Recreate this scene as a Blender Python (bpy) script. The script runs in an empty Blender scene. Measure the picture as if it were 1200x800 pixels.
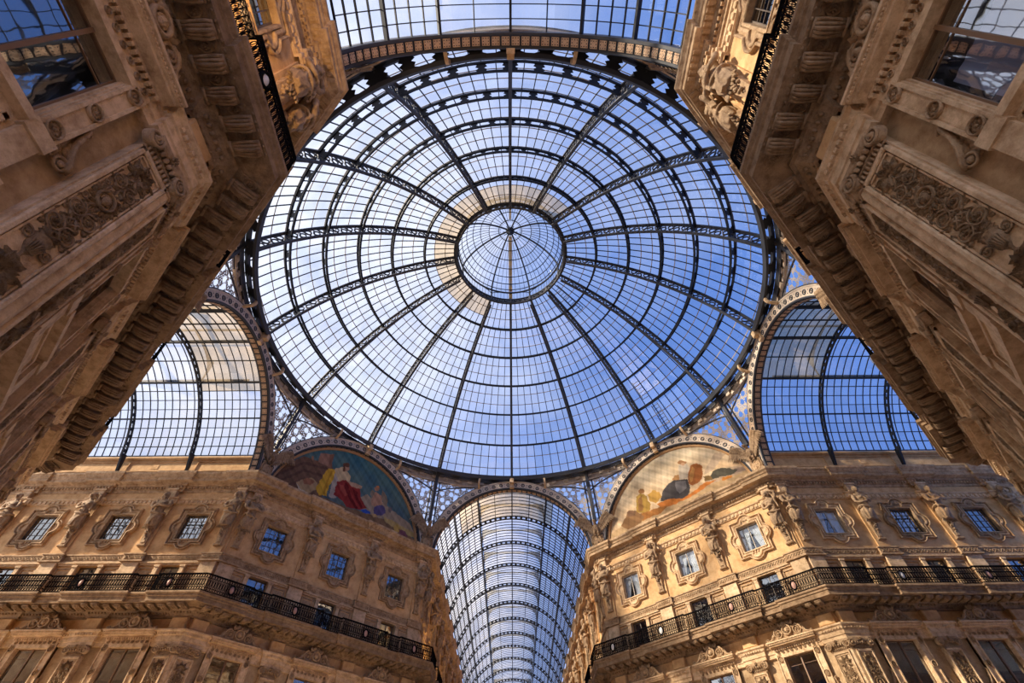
import bpy, math, random
from math import sin, cos, pi, radians, sqrt, atan2, hypot
from mathutils import Matrix, Vector

SC = bpy.context.scene
COL = SC.collection

# ---------------------------------------------------------------- camera
def vec(x, y, z): return Vector((x, y, z))
EL, ROLL, YAW, FPX = radians(50.8269), radians(-0.7659), radians(-0.4951), 566.4879
fw, up, rt = vec(0, cos(EL), sin(EL)), vec(0, -sin(EL), cos(EL)), vec(1, 0, 0)
RZ = Matrix.Rotation(YAW, 3, 'Z')
fw, up, rt = RZ @ fw, RZ @ up, RZ @ rt
rt, up = rt * cos(ROLL) + up * sin(ROLL), up * cos(ROLL) - rt * sin(ROLL)
cd = bpy.data.cameras.new('camera')
cam = bpy.data.objects.new('camera', cd)
COL.objects.link(cam)
cd.sensor_fit = 'HORIZONTAL'; cd.sensor_width = 36.0
cd.lens = 36.0 * FPX / 1200.0
cd.clip_end = 600; cd.clip_start = 0.05
mw = Matrix((rt, up, -fw)).transposed().to_4x4()
mw.translation = vec(-0.1495, -21.406, 1.6)
cam.matrix_world = mw
SC.camera = cam

# ---------------------------------------------------------------- exposure, world and sun
SC.view_settings.view_transform = 'Standard'
SC.view_settings.look = 'None'
SC.view_settings.gamma = 1.0
SC.view_settings.use_curve_mapping = False
SC.view_settings.exposure = 0.52
SC.cycles.use_denoising = True
SC.cycles.max_bounces = 10
SC.cycles.diffuse_bounces = 5
SC.cycles.transparent_max_bounces = 24
SC.cycles.caustics_reflective = False
SC.cycles.caustics_refractive = False
SC.cycles.sample_clamp_indirect = 6.0

SUN_DIR = vec(-0.86, -0.19, 0.53).normalized()          # towards the sun
SUN_ENERGY, SUN_COL = 9.0, (1.0, 0.83, 0.61)
SKY_BLUE, SKY_DEEP, SKY_WHITE, SKY_GAIN = (0.20, 0.35, 0.76), (0.075, 0.17, 0.50), (0.86, 0.88, 0.93), 0.95
sd = bpy.data.lights.new('sun', 'SUN'); sd.energy = SUN_ENERGY; sd.color = SUN_COL; sd.angle = radians(2.5)
so = bpy.data.objects.new('sun', sd); COL.objects.link(so)
so.rotation_euler = SUN_DIR.to_track_quat('Z', 'Y').to_euler()
so.location = (-30, -20, 60)

W = bpy.data.worlds.new('sky'); SC.world = W; W.use_nodes = True
nt = W.node_tree; nt.nodes.clear()
def N(t, nt_, **kw):
    n = nt_.nodes.new(t)
    for k, v in kw.items():
        if k in n.inputs: n.inputs[k].default_value = v
        else: setattr(n, k, v)
    return n
def ramp(nt_, pts, src=None):
    r = nt_.nodes.new('ShaderNodeValToRGB')
    e = r.color_ramp.elements
    while len(e) > 1: e.remove(e[-1])
    e[0].position, e[0].color = pts[0][0], tuple(pts[0][1]) + (1,)
    for p, c in pts[1:]:
        x = e.new(p); x.color = tuple(c) + (1,)
    if src is not None: nt_.links.new(src, r.inputs[0])
    return r
g3 = lambda v: (v, v, v)
tc = N('ShaderNodeTexCoord', nt)
dt = N('ShaderNodeVectorMath', nt, operation='DOT_PRODUCT')
dt.inputs[1].default_value = (-0.78, -0.12, 0.20)
nt.links.new(tc.outputs['Generated'], dt.inputs[0])
mp = N('ShaderNodeMapping', nt); mp.inputs['Scale'].default_value = (1.3, 1.3, 2.2)
nt.links.new(tc.outputs['Generated'], mp.inputs[0])
nz = N('ShaderNodeTexNoise', nt, Scale=1.7, Detail=7.0, Roughness=0.56)
nt.links.new(mp.outputs[0], nz.inputs['Vector'])
ad = N('ShaderNodeMath', nt, operation='MULTIPLY_ADD')     # 0.55*dot + noise
nt.links.new(dt.outputs['Value'], ad.inputs[0]); ad.inputs[1].default_value = 0.55
nt.links.new(nz.outputs['Fac'], ad.inputs[2])
# low in the north and west the sky is hazier
dh = N('ShaderNodeVectorMath', nt, operation='DOT_PRODUCT'); dh.inputs[1].default_value = (-0.45, 0.55, -0.75)
nt.links.new(tc.outputs['Generated'], dh.inputs[0])
hz = N('ShaderNodeMath', nt, operation='MULTIPLY_ADD'); nt.links.new(dh.outputs['Value'], hz.inputs[0]); hz.inputs[1].default_value = 0.14
nt.links.new(ad.outputs[0], hz.inputs[2])
cl = ramp(nt, [(0.34, g3(0)), (0.56, g3(0.30)), (0.90, g3(1))], hz.outputs[0])
bl = ramp(nt, [(0.0, SKY_DEEP), (1.0, SKY_BLUE)])
ad2 = N('ShaderNodeMath', nt, operation='MULTIPLY_ADD'); nt.links.new(dt.outputs['Value'], ad2.inputs[0])
ad2.inputs[1].default_value = 0.6; ad2.inputs[2].default_value = 0.5
nt.links.new(ad2.outputs[0], bl.inputs[0])
mx = N('ShaderNodeMix', nt, data_type='RGBA')
nt.links.new(cl.outputs[0], mx.inputs[0]); nt.links.new(bl.outputs[0], mx.inputs[6]); mx.inputs[7].default_value = SKY_WHITE + (1,)
bg = N('ShaderNodeBackground', nt, Strength=SKY_GAIN)
# sky raised towards the unseen horizon, added to fill the walls with light
sx = N('ShaderNodeSeparateXYZ', nt); nt.links.new(tc.outputs['Generated'], sx.inputs[0])
hr = ramp(nt, [(0.0, g3(2.0)), (0.16, g3(1.7)), (0.34, g3(1.0))], sx.outputs['Z'])
hm = N('ShaderNodeMath', nt, operation='MULTIPLY'); nt.links.new(hr.outputs[0], hm.inputs[0]); hm.inputs[1].default_value = SKY_GAIN
nt.links.new(hm.outputs[0], bg.inputs['Strength'])
nt.links.new(mx.outputs[2], bg.inputs[0])
wo = N('ShaderNodeOutputWorld', nt); nt.links.new(bg.outputs[0], wo.inputs[0])

# ---------------------------------------------------------------- materials
def mat_stone(name, c1, c2, bump=0.4, rough=0.8, scale=1.0, grime=(0.55, 0.45, 0.36), fine=18.0, gr=0.5):
    m = bpy.data.materials.new(name); m.use_nodes = True
    t = m.node_tree; b = t.nodes['Principled BSDF']
    co = N('ShaderNodeTexCoord', t)
    n1 = N('ShaderNodeTexNoise', t, Scale=0.6 * scale, Detail=6.0, Roughness=0.62)
    n2 = N('ShaderNodeTexNoise', t, Scale=fine * scale, Detail=4.0, Roughness=0.7)
    n3 = N('ShaderNodeTexNoise', t, Scale=3.1 * scale, Detail=5.0, Roughness=0.7)
    for n in (n1, n2, n3): t.links.new(co.outputs['Object'], n.inputs['Vector'])
    r = ramp(t, [(0.3, c1), (0.7, c2)], n1.outputs['Fac'])
    r3 = ramp(t, [(0.42, g3(1.0)), (0.72, grime)], n3.outputs['Fac'])
    k = N('ShaderNodeMix', t, data_type='RGBA', blend_type='MULTIPLY'); k.inputs[0].default_value = gr
    t.links.new(r.outputs[0], k.inputs[6]); t.links.new(r3.outputs[0], k.inputs[7])
    t.links.new(k.outputs[2], b.inputs['Base Color'])
    b.inputs['Roughness'].default_value = rough
    b.inputs['Specular IOR Level'].default_value = 0.25
    bp = N('ShaderNodeBump', t, Strength=bump, Distance=0.03)
    mxx = N('ShaderNodeMath', t, operation='ADD')
    t.links.new(n2.outputs['Fac'], mxx.inputs[0]); t.links.new(n3.outputs['Fac'], mxx.inputs[1])
    t.links.new(mxx.outputs[0], bp.inputs['Height']); t.links.new(bp.outputs[0], b.inputs['Normal'])
    return m
def mat_plain(name, c, rough=0.6, metal=0.0, spec=0.4):
    m = bpy.data.materials.new(name); m.use_nodes = True
    b = m.node_tree.nodes['Principled BSDF']
    b.inputs['Base Color'].default_value = tuple(c) + (1,)
    b.inputs['Roughness'].default_value = rough; b.inputs['Metallic'].default_value = metal
    b.inputs['Specular IOR Level'].default_value = spec
    return m
def mat_glazing(name, tint, dirt, amount, warm=None, gloss=0.05, var=0.5):
    """old roof glass: mostly clear, a little scattering dirt, each pane slightly different (UV = panes)"""
    m = bpy.data.materials.new(name); m.use_nodes = True
    t = m.node_tree; t.nodes.clear()
    uv = N('ShaderNodeTexCoord', t)
    fl = N('ShaderNodeVectorMath', t, operation='FLOOR'); t.links.new(uv.outputs['UV'], fl.inputs[0])
    wn = N('ShaderNodeTexWhiteNoise', t, noise_dimensions='2D'); t.links.new(fl.outputs[0], wn.inputs['Vector'])
    ns = N('ShaderNodeTexNoise', t, Scale=0.35, Detail=5.0, Roughness=0.65)
    t.links.new(uv.outputs['Object'], ns.inputs['Vector'])
    tr = N('ShaderNodeBsdfTransparent', t)
    rr = ramp(t, [(0.0, tuple(x * (1 - 0.22 * var) for x in tint)), (1.0, tint)], wn.outputs['Value'])
    t.links.new(rr.outputs[0], tr.inputs[0])
    df = N('ShaderNodeBsdfTranslucent', t); df.inputs[0].default_value = tuple(dirt) + (1,)
    f = N('ShaderNodeMath', t, operation='MULTIPLY_ADD'); t.links.new(ns.outputs['Fac'], f.inputs[0])
    f.inputs[1].default_value = amount * 1.6; f.inputs[2].default_value = -amount * 0.3
    a = N('ShaderNodeMixShader', t); t.links.new(f.outputs[0], a.inputs[0])
    t.links.new(tr.outputs[0], a.inputs[1]); t.links.new(df.outputs[0], a.inputs[2])
    gl = N('ShaderNodeBsdfGlossy', t, Roughness=0.03)
    b = N('ShaderNodeMixShader', t); b.inputs[0].default_value = gloss
    t.links.new(a.outputs[0], b.inputs[1]); t.links.new(gl.outputs[0], b.inputs[2])
    o = N('ShaderNodeOutputMaterial', t); t.links.new(b.outputs[0], o.inputs[0])
    return m
def mat_pane(name, tint=(0.8, 0.85, 0.9), gloss=0.35, rough=0.02):
    m = bpy.data.materials.new(name); m.use_nodes = True
    t = m.node_tree; t.nodes.clear()
    tr = N('ShaderNodeBsdfTransparent', t); tr.inputs[0].default_value = tint + (1,)
    gl = N('ShaderNodeBsdfGlossy', t, Roughness=rough); gl.inputs[0].default_value = (0.95, 0.97, 1, 1)
    co = N('ShaderNodeTexCoord', t); nz_ = N('ShaderNodeTexNoise', t, Scale=1.3, Detail=2.0)
    t.links.new(co.outputs['Object'], nz_.inputs['Vector'])
    bp = N('ShaderNodeBump', t, Strength=0.06, Distance=0.05); t.links.new(nz_.outputs['Fac'], bp.inputs['Height'])
    t.links.new(bp.outputs[0], gl.inputs['Normal'])
    b = N('ShaderNodeMixShader', t); b.inputs[0].default_value = gloss
    t.links.new(tr.outputs[0], b.inputs[1]); t.links.new(gl.outputs[0], b.inputs[2])
    o = N('ShaderNodeOutputMaterial', t); t.links.new(b.outputs[0], o.inputs[0])
    return m
def mat_screen(name, c, scale=1.7, hole=0.34):
    """pierced cast screen: round holes in a metal sheet (UV in metres)"""
    m = bpy.data.materials.new(name); m.use_nodes = True
    t = m.node_tree; b = t.nodes['Principled BSDF']
    b.inputs['Base Color'].default_value = tuple(c) + (1,); b.inputs['Roughness'].default_value = 0.7
    co = N('ShaderNodeTexCoord', t)
    v = N('ShaderNodeTexVoronoi', t, Scale=scale, Randomness=0.55, voronoi_dimensions='2D')
    v2 = N('ShaderNodeTexVoronoi', t, Scale=scale * 3.6, Randomness=0.6, voronoi_dimensions='2D')
    for x in (v, v2): t.links.new(co.outputs['UV'], x.inputs['Vector'])
    l1 = N('ShaderNodeMath', t, operation='LESS_THAN'); l1.inputs[1].default_value = hole
    l2 = N('ShaderNodeMath', t, operation='LESS_THAN'); l2.inputs[1].default_value = 0.24
    t.links.new(v.outputs['Distance'], l1.inputs[0]); t.links.new(v2.outputs['Distance'], l2.inputs[0])
    mxm = N('ShaderNodeMath', t, operation='MAXIMUM'); t.links.new(l1.outputs[0], mxm.inputs[0]); t.links.new(l2.outputs[0], mxm.inputs[1])
    inv = N('ShaderNodeMath', t, operation='SUBTRACT'); inv.inputs[0].default_value = 1.0; t.links.new(mxm.outputs[0], inv.inputs[1])
    t.links.new(inv.outputs[0], b.inputs['Alpha'])
    return m

MT = {}
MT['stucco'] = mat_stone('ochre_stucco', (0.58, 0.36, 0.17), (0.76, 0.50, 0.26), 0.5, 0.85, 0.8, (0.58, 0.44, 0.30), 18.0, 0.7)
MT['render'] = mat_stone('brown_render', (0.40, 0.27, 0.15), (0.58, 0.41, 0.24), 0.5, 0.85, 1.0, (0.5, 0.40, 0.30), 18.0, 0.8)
MT['shade_toned_stone'] = mat_stone('shade_toned_sandstone', (0.24, 0.155, 0.09), (0.42, 0.28, 0.165), 0.9, 0.85, 1.3, (0.35, 0.28, 0.22), 22.0, 0.85)  # balcony cornice stone, darkened all over to carry the soffit's shade
MT['stone'] = mat_stone('carved_sandstone', (0.38, 0.25, 0.14), (0.62, 0.43, 0.26), 1.0, 0.8, 1.2, (0.36, 0.26, 0.17), 22.0, 0.85)
MT['stone_pale'] = mat_stone('pale_stone', (0.58, 0.40, 0.23), (0.78, 0.56, 0.35), 0.7, 0.8, 1.2, (0.42, 0.32, 0.22), 20.0, 0.8)
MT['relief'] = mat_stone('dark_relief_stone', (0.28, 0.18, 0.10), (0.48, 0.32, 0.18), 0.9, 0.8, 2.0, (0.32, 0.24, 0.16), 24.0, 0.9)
MT['glass_vault'] = mat_glazing('dusty_roof_glass', (0.84, 0.87, 0.93), (0.92, 0.91, 0.90), 0.34)
MT['statue'] = mat_stone('statue_stone', (0.30, 0.20, 0.12), (0.52, 0.36, 0.22), 0.9, 0.75, 1.6, (0.34, 0.27, 0.22), 20.0, 0.85)
MT['cast'] = mat_stone('cast_band', (0.58, 0.47, 0.37), (0.70, 0.58, 0.47), 0.4, 0.75, 1.5, (0.5, 0.45, 0.4))
MT['tan'] = mat_stone('tan_panel', (0.58, 0.40, 0.26), (0.70, 0.50, 0.34), 0.4, 0.75, 1.5, (0.6, 0.5, 0.45))
MT['iron'] = mat_plain('dark_iron', (0.020, 0.022, 0.028), 0.6, 0.0, 0.25)
MT['iron_grey'] = mat_plain('grey_iron', (0.050, 0.052, 0.062), 0.55, 0.0, 0.3)
MT['putty'] = mat_plain('putty_bars', (0.42, 0.34, 0.24), 0.7)
MT['rust'] = mat_stone('rusty_iron', (0.16, 0.10, 0.06), (0.26, 0.17, 0.11), 0.3, 0.7, 2.0)
MT['rail'] = mat_plain('railing_iron', (0.010, 0.009, 0.010), 1.0, 0.0, 0.0)
MT['gold'] = mat_plain('brown_gilt_moulding', (0.40, 0.22, 0.09), 0.5)
MT['glass'] = mat_glazing('roof_glass', (0.86, 0.90, 0.97), (0.80, 0.85, 0.95), 0.16)
MT['glass_amber'] = mat_glazing('amber_tinted_glass', (0.66, 0.56, 0.44), (0.85, 0.68, 0.48), 0.42, var=1.3)  # tan-tinted panes for the first vault bays and round the lantern
MT['pane'] = mat_pane('window_glass')
MT['pane_clear'] = mat_pane('clear_window_glass', gloss=0.18)
MT['screen'] = mat_screen('pierced_screen', (0.42, 0.36, 0.30))
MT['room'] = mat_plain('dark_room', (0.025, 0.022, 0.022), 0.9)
MT['wood'] = mat_plain('window_wood', (0.12, 0.085, 0.06), 0.5)
MT['whitewood'] = mat_plain('pale_window_frame', (0.42, 0.36, 0.30), 0.5)
MT['brownwood'] = mat_plain('brown_window_frame', (0.20, 0.11, 0.055), 0.5)
MT['curtain'] = mat_plain('white_curtain', (0.85, 0.84, 0.82), 0.9)
MT['blind'] = mat_plain('lilac_blind', (0.42, 0.44, 0.60), 0.8)
MT['pinkoval'] = mat_plain('pink_enamel', (0.50, 0.28, 0.22), 0.5)
MT['red'] = mat_plain('red_enamel', (0.5, 0.04, 0.03), 0.5)
MT['whiteoval'] = mat_plain('white_enamel', (0.75, 0.72, 0.68), 0.5)
MT['roofing'] = mat_plain('roofing', (0.25, 0.2, 0.17), 0.9)
MT['orange'] = mat_plain('orange_timber', (0.75, 0.36, 0.06), 0.7)

# ---------------------------------------------------------------- mesh builder
class MB:
    def __init__(s, smooth=False):
        s.v, s.f, s.sm, s.uv = [], [], [], {}
        s.T = Matrix.Identity(4); s.smooth = smooth
    def add(s, vs, fs, smooth=None, uvs=None):
        o = len(s.v); T = s.T
        s.v.extend([(T @ Vector(p))[:] for p in vs])
        sm = s.smooth if smooth is None else smooth
        for k, f in enumerate(fs):
            if uvs is not None: s.uv[len(s.f)] = uvs[k]
            s.f.append(tuple(i + o for i in f)); s.sm.append(sm)
    def box(s, x0, x1, y0, y1, z0, z1):
        s.add([(x0,y0,z0),(x1,y0,z0),(x1,y1,z0),(x0,y1,z0),(x0,y0,z1),(x1,y0,z1),(x1,y1,z1),(x0,y1,z1)],
              [(0,3,2,1),(4,5,6,7),(0,1,5,4),(1,2,6,5),(2,3,7,6),(3,0,4,7)], False)
    def bevbox(s, x0, x1, y0, y1, z0, z1, b=0.03):
        """block on a wall (y0) whose front face is chamfered"""
        s.add([(x0,y0,z0),(x1,y0,z0),(x1,y0,z1),(x0,y0,z1),(x0,y1-b,z0),(x1,y1-b,z0),(x1,y1-b,z1),(x0,y1-b,z1),
               (x0+b,y1,z0+b),(x1-b,y1,z0+b),(x1-b,y1,z1-b),(x0+b,y1,z1-b)],
              [(0,1,2,3),(0,4,5,1),(1,5,6,2),(2,6,7,3),(3,7,4,0),(4,8,9,5),(5,9,10,6),(6,10,11,7),(7,11,8,4),(8,11,10,9)], False)
    def prism(s, poly, y0, y1):
        n = len(poly)
        s.add([(x, y0, z) for x, z in poly] + [(x, y1, z) for x, z in poly],
              [tuple(range(n)), tuple(range(2*n-1, n-1, -1))] + [(i, (i+1) % n + 0, (i+1) % n + n, i+n)[::-1] for i in range(n)], False)
    def tube(s, pts, r, n=6, closed=False, ry=None, smooth=True, taper=None, cap=True):
        pts = [Vector(p) for p in pts]; m = len(pts); vs, fs = [], []
        prev = None
        for i, p in enumerate(pts):
            if closed: d = pts[(i+1) % m] - pts[i-1]
            else: d = pts[min(i+1, m-1)] - pts[max(i-1, 0)]
            d.normalize()
            if prev is None:
                a = Vector((0,1,0)) if abs(d.y) < 0.9 else Vector((1,0,0))
            else: a = prev
            a = (a - d * a.dot(d)).normalized(); prev = a
            b = d.cross(a)
            k = 1.0 if taper is None else taper[i] if isinstance(taper, (list, tuple)) else 1 - (1-taper) * i / (m-1)
            for j in range(n):
                t = 2*pi*(j + 0.5)/n
                vs.append(p + a * (cos(t) * (ry or r) * k) + b * (sin(t) * r * k))
        for i in range(m if closed else m-1):
            for j in range(n):
                q = (i+1) % m
                fs.append((i*n+j, i*n+(j+1) % n, q*n+(j+1) % n, q*n+j))
        if not closed and cap:
            fs.append(tuple(range(n))[::-1]); fs.append(tuple(range((m-1)*n, m*n)))
        s.add(vs, fs, smooth)
    def ell(s, c, r, nu=10, nv=7, smooth=True):
        vs, fs = [(c[0], c[1], c[2]-r[2])], []
        for i in range(1, nv):
            a = -pi/2 + pi*i/nv
            for j in range(nu):
                t = 2*pi*j/nu
                vs.append((c[0]+r[0]*cos(a)*cos(t), c[1]+r[1]*cos(a)*sin(t), c[2]+r[2]*sin(a)))
        vs.append((c[0], c[1], c[2]+r[2])); e = len(vs)-1
        for j in range(nu):
            fs.append((0, 1+(j+1) % nu, 1+j)); fs.append((e, e-nu+j, e-nu+(j+1) % nu))
        for i in range(nv-2):
            for j in range(nu):
                a = 1+i*nu
                fs.append((a+j, a+(j+1) % nu, a+nu+(j+1) % nu, a+nu+j))
        s.add(vs, fs, smooth)
    def lathe(s, prof, n=16, smooth=True, axis='z', c=(0,0,0), a0=0, a1=2*pi):
        full = abs(a1-a0-2*pi) < 1e-6; m = n if full else n+1
        vs, fs = [], []
        for i in range(m):
            t = a0 + (a1-a0)*i/n
            for r, h in prof:
                if axis == 'z': vs.append((c[0]+r*cos(t), c[1]+r*sin(t), c[2]+h))
                else: vs.append((c[0]+r*cos(t), c[1]+h, c[2]+r*sin(t)))     # axis y: discs and rosettes on a wall
        k = len(prof)
        for i in range(n):
            q = (i+1) % m
            for j in range(k-1):
                f = (i*k+j, q*k+j, q*k+j+1, i*k+j+1)
                fs.append(f if axis == 'z' else f[::-1])
        s.add(vs, fs, smooth)
    def spiral(s, x, z, r, turns=2.0, rt=0.03, d=1, a0=0.0, y=0.0, n=None, tail=True, tp=0.45):
        n = n or int(14*turns); pts = []
        for i in range(n+1):
            t = i/n; a = a0 + d*2*pi*turns*t; q = r*(1-t)**0.85 + 0.02
            pts.append((x+q*cos(a), y + 0.35*rt*t, z+q*sin(a)))
        s.tube(pts, rt, 5, taper=tp)
        s.ell((x, y+rt*0.5, z), (rt*1.5, rt*1.5, rt*1.5), 6, 4)
    def leaf(s, x, z, a, L, w, y=0.0, h=0.04, curl=0.0):
        """carved leaf lying on the wall plane, pointing at angle a"""
        n = 5; vs, fs = [], []
        ang = a; px, pz = x, z
        for i in range(n+1):
            t = i/n
            ww = w*0.5*(sin(pi*min(1, t*0.93+0.07))**0.75)
            nx, nz_ = -sin(ang), cos(ang); e = 0.15 if i % 2 else -0.15
            hh = h*(0.55+0.9*t*(1.2-t)*2)
            vs += [(px+nx*ww*(1+e), y, pz+nz_*ww*(1+e)), (px+nx*ww*0.45, y+hh*0.8, pz+nz_*ww*0.45), (px, y+hh*0.45, pz),
                   (px-nx*ww*0.45, y+hh*0.8, pz-nz_*ww*0.45), (px-nx*ww*(1+e), y, pz-nz_*ww*(1+e))]
            px += cos(ang)*L/n; pz += sin(ang)*L/n; ang += curl/n
        for i in range(n):
            for j in range(4): fs.append((i*5+j, i*5+j+1, i*5+5+j+1, i*5+5+j)[::-1])
        s.add(vs, fs, True)
    def rosette(s, x, z, r, y=0.0, h=0.06, petals=8, ring=True):
        if ring: s.lathe([(r*0.80, 0), (r*0.84, h*0.9), (r*0.92, h), (r, h*0.7), (r, 0)], 20, True, 'y', (x, y, z))
        for k in range(petals):
            a = 2*pi*k/petals
            s.leaf(x+cos(a)*r*0.14, z+sin(a)*r*0.14, a, r*0.62, r*0.44, y, h*0.7)
        s.ell((x, y+h*0.4, z), (r*0.18, h*0.55, r*0.18), 8, 5)
    def mask(s, x, z, r, y=0.0):
        s.ell((x, y+r*0.15, z), (r*0.62, r*0.55, r*0.82), 12, 9)
        s.ell((x, y+r*0.62, z-r*0.08), (r*0.11, r*0.2, r*0.24), 6, 5)
        for d in (-1, 1):
            s.ell((x+d*r*0.24, y+r*0.56, z+r*0.17), (r*0.16, r*0.1, r*0.07), 6, 4)
            s.ell((x+d*r*0.28, y+r*0.45, z-r*0.2), (r*0.2, r*0.18, r*0.2), 6, 5)
            for k in range(5):
                a = pi*0.5 + d*(0.15+0.42*k)
                s.ell((x+cos(a)*r*0.72, y+r*0.15, z+sin(a)*r*0.92), (r*0.22, r*0.24, r*0.22), 6, 5)
        s.ell((x, y+r*0.6, z-r*0.4), (r*0.2, r*0.1, r*0.07), 6, 4)
    def build(s, name, mat, parent=None, loc=None, rz=0.0):
        me = bpy.data.meshes.new(name)
        me.from_pydata(s.v, [], s.f)
        me.polygons.foreach_set('use_smooth', s.sm)
        if s.uv:
            ul = me.uv_layers.new(name='UVMap'); li = 0
            dat = [0.0]*(2*len(me.loops))
            for fi, f in enumerate(s.f):
                u = s.uv.get(fi)
                for q in range(len(f)):
                    if u: dat[2*li], dat[2*li+1] = u[q]
                    li += 1
            ul.data.foreach_set('uv', dat)
        me.materials.append(MT[mat] if isinstance(mat, str) else mat)
        me.validate(); me.update()
        ob = bpy.data.objects.new(name, me); COL.objects.link(ob)
        if parent is not None: ob.parent = parent
        if loc is not None: ob.location = loc
        ob.rotation_euler = (0, 0, rz)
        return ob
def empty(name, loc=(0,0,0), rz=0.0):
    o = bpy.data.objects.new(name, None); COL.objects.link(o); o.empty_display_size = 0.3
    o.location = loc; o.rotation_euler = (0, 0, rz); return o
def tag(o, label, cat, group=None):
    o['label'] = label; o['category'] = cat; o['kind'] = 'thing'
    if group: o['group'] = group
    return o
def structure(o): o['kind'] = 'structure'; return o
KIDS = {}
def kid(parent, ob):                       # remember the children of a template so it can be copied quickly
    KIDS.setdefault(parent.name, []).append(ob); return ob
def copy_tree(root, loc, rz, scale=None):
    r = root.copy(); COL.objects.link(r); r.location = loc; r.rotation_euler = (0, 0, rz)
    if scale: r.scale = scale
    KIDS[r.name] = []
    for c in KIDS.get(root.name, []):
        c2 = c.copy(); COL.objects.link(c2); c2.parent = r; KIDS[r.name].append(c2)
        for g in KIDS.get(c.name, []):
            g2 = g.copy(); COL.objects.link(g2); g2.parent = c2
            KIDS.setdefault(c2.name, []).append(g2)
    return r

# ---------------------------------------------------------------- plan: wall planes, corners, paths
A, RW, Q = 7.1, 17.66, sqrt(0.5)
FAR = {'N': 81.0, 'E': 39.0, 'S': 34.0, 'W': 39.0}
BAY0, BAY = 2.69, 4.85                       # first window centre from a corner, bay length
PR = 0.16                                    # how far entablatures break forward over the pilasters
def rot90(p, k):
    x, y = p
    for _ in range(k % 4): x, y = -y, x
    return (x, y)
BLOCKS = [('NE', 0, 'N', 'E'), ('NW', 1, 'W', 'N'), ('SW', 2, 'S', 'W'), ('SE', 3, 'E', 'S')]
def block_corners(k, fa, fc):
    return [rot90(p, k) for p in ((A, fa), (A, RW), (RW, A), (fc, A))]
def wall_frame(p0, p1):
    """unit direction along, outward (right-hand) normal"""
    d = Vector((p1[0]-p0[0], p1[1]-p0[1])); L = d.length; d /= L
    return d, Vector((d.y, -d.x)), L
def pil_spans(L, kind):
    """(u0,u1) stretches that carry a pilaster, u from the start of the wall; kind: 'a' corner at end, 'b' both ends, 'c' corner at start"""
    w, hw = 1.0, 0.52
    if kind == 'b': return [(0, w), (L/2-BAY/2-hw, L/2-BAY/2+hw), (L/2+BAY/2-hw, L/2+BAY/2+hw), (L-w, L)]
    sp = [(0, w)]; k = 0
    while BAY0 + (k+0.5)*BAY + hw < L:
        c = BAY0+(k+0.5)*BAY; sp.append((c-hw, c+hw)); k += 1
    if kind == 'a': sp = [(L-b, L-a) for a, b in sp][::-1]
    return sp
def base_path(k, fa, fc, pr=PR):
    C = block_corners(k, fa, fc); path = []
    segs = [(C[0], C[1], 'a'), (C[1], C[2], 'b'), (C[2], C[3], 'c')]
    offs = [wall_frame(a, b) for a, b, _ in segs]
    def pt(i, u, o):
        d, n, L = offs[i]; p = Vector(segs[i][0])
        return tuple(p + d*u + n*o)
    for i in range(3):
        d, n, L = offs[i]; sp = pil_spans(L, segs[i][2])
        if i == 0: path.append(pt(0, 0, 0))
        for (a, b) in sp:
            if a > 1e-4: path += [pt(i, a, 0), pt(i, a, pr)]
            if b < L-1e-4: path += [pt(i, b, pr), pt(i, b, 0)]
            else:   # the corner itself: mitre with the next wall's break
                t = math.tan(pi/8)
                path.append(pt(i, L + pr*t, pr))
        if i == 2: path.append(pt(2, L, 0))
    return path
def offset_path(path, o):
    n = len(path); out = []
    P = [Vector(p) for p in path]
    for i in range(n):
        if i == 0: d = (P[1]-P[0]).normalized(); nn = Vector((d.y, -d.x)); out.append(P[0]+nn*o); continue
        if i == n-1: d = (P[-1]-P[-2]).normalized(); nn = Vector((d.y, -d.x)); out.append(P[-1]+nn*o); continue
        a = (P[i]-P[i-1]).normalized(); b = (P[i+1]-P[i]).normalized()
        na, nb = Vector((a.y, -a.x)), Vector((b.y, -b.x))
        m = (na+nb); m /= (1 + na.dot(nb)) if na.dot(nb) > -0.9 else 1
        out.append(P[i] + m*o)
    return out
def sweep(mb, path, prof, cap=True):
    cols = [offset_path(path, o) for o, z in prof]
    k, n = len(prof), len(path); vs, fs = [], []
    for i in range(n):
        for j in range(k): vs.append((cols[j][i].x, cols[j][i].y, prof[j][1]))
    for i in range(n-1):
        for j in range(k-1): fs.append((i*k+j, i*k+j+1, (i+1)*k+j+1, (i+1)*k+j))
    if cap: fs.append(tuple(range(k))); fs.append(tuple(range((n-1)*k, n*k))[::-1])
    mb.add(vs, fs, False)
def along(path, o, pitch, minlen=0.3):
    """(point, angle) at even pitch along every stretch of the offset path; angle turns local Y to the outward normal"""
    P = offset_path(path, o); out = []
    for i in range(len(P)-1):
        d = P[i+1]-P[i]; L = d.length
        if L < minlen: continue
        d /= L; n = max(1, round(L/pitch)); st = L/n
        ang = atan2(-d.y, -d.x)      # local X = n x z = -d ; local Y = n
        for j in range(n):
            c = P[i] + d*(st*(j+0.5)); out.append(((c.x, c.y), ang, st))
    return out
def place(mb, c, ang, z=0.0):
    mb.T = Matrix.Translation((c[0], c[1], z)) @ Matrix.Rotation(ang, 4, 'Z')

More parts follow.
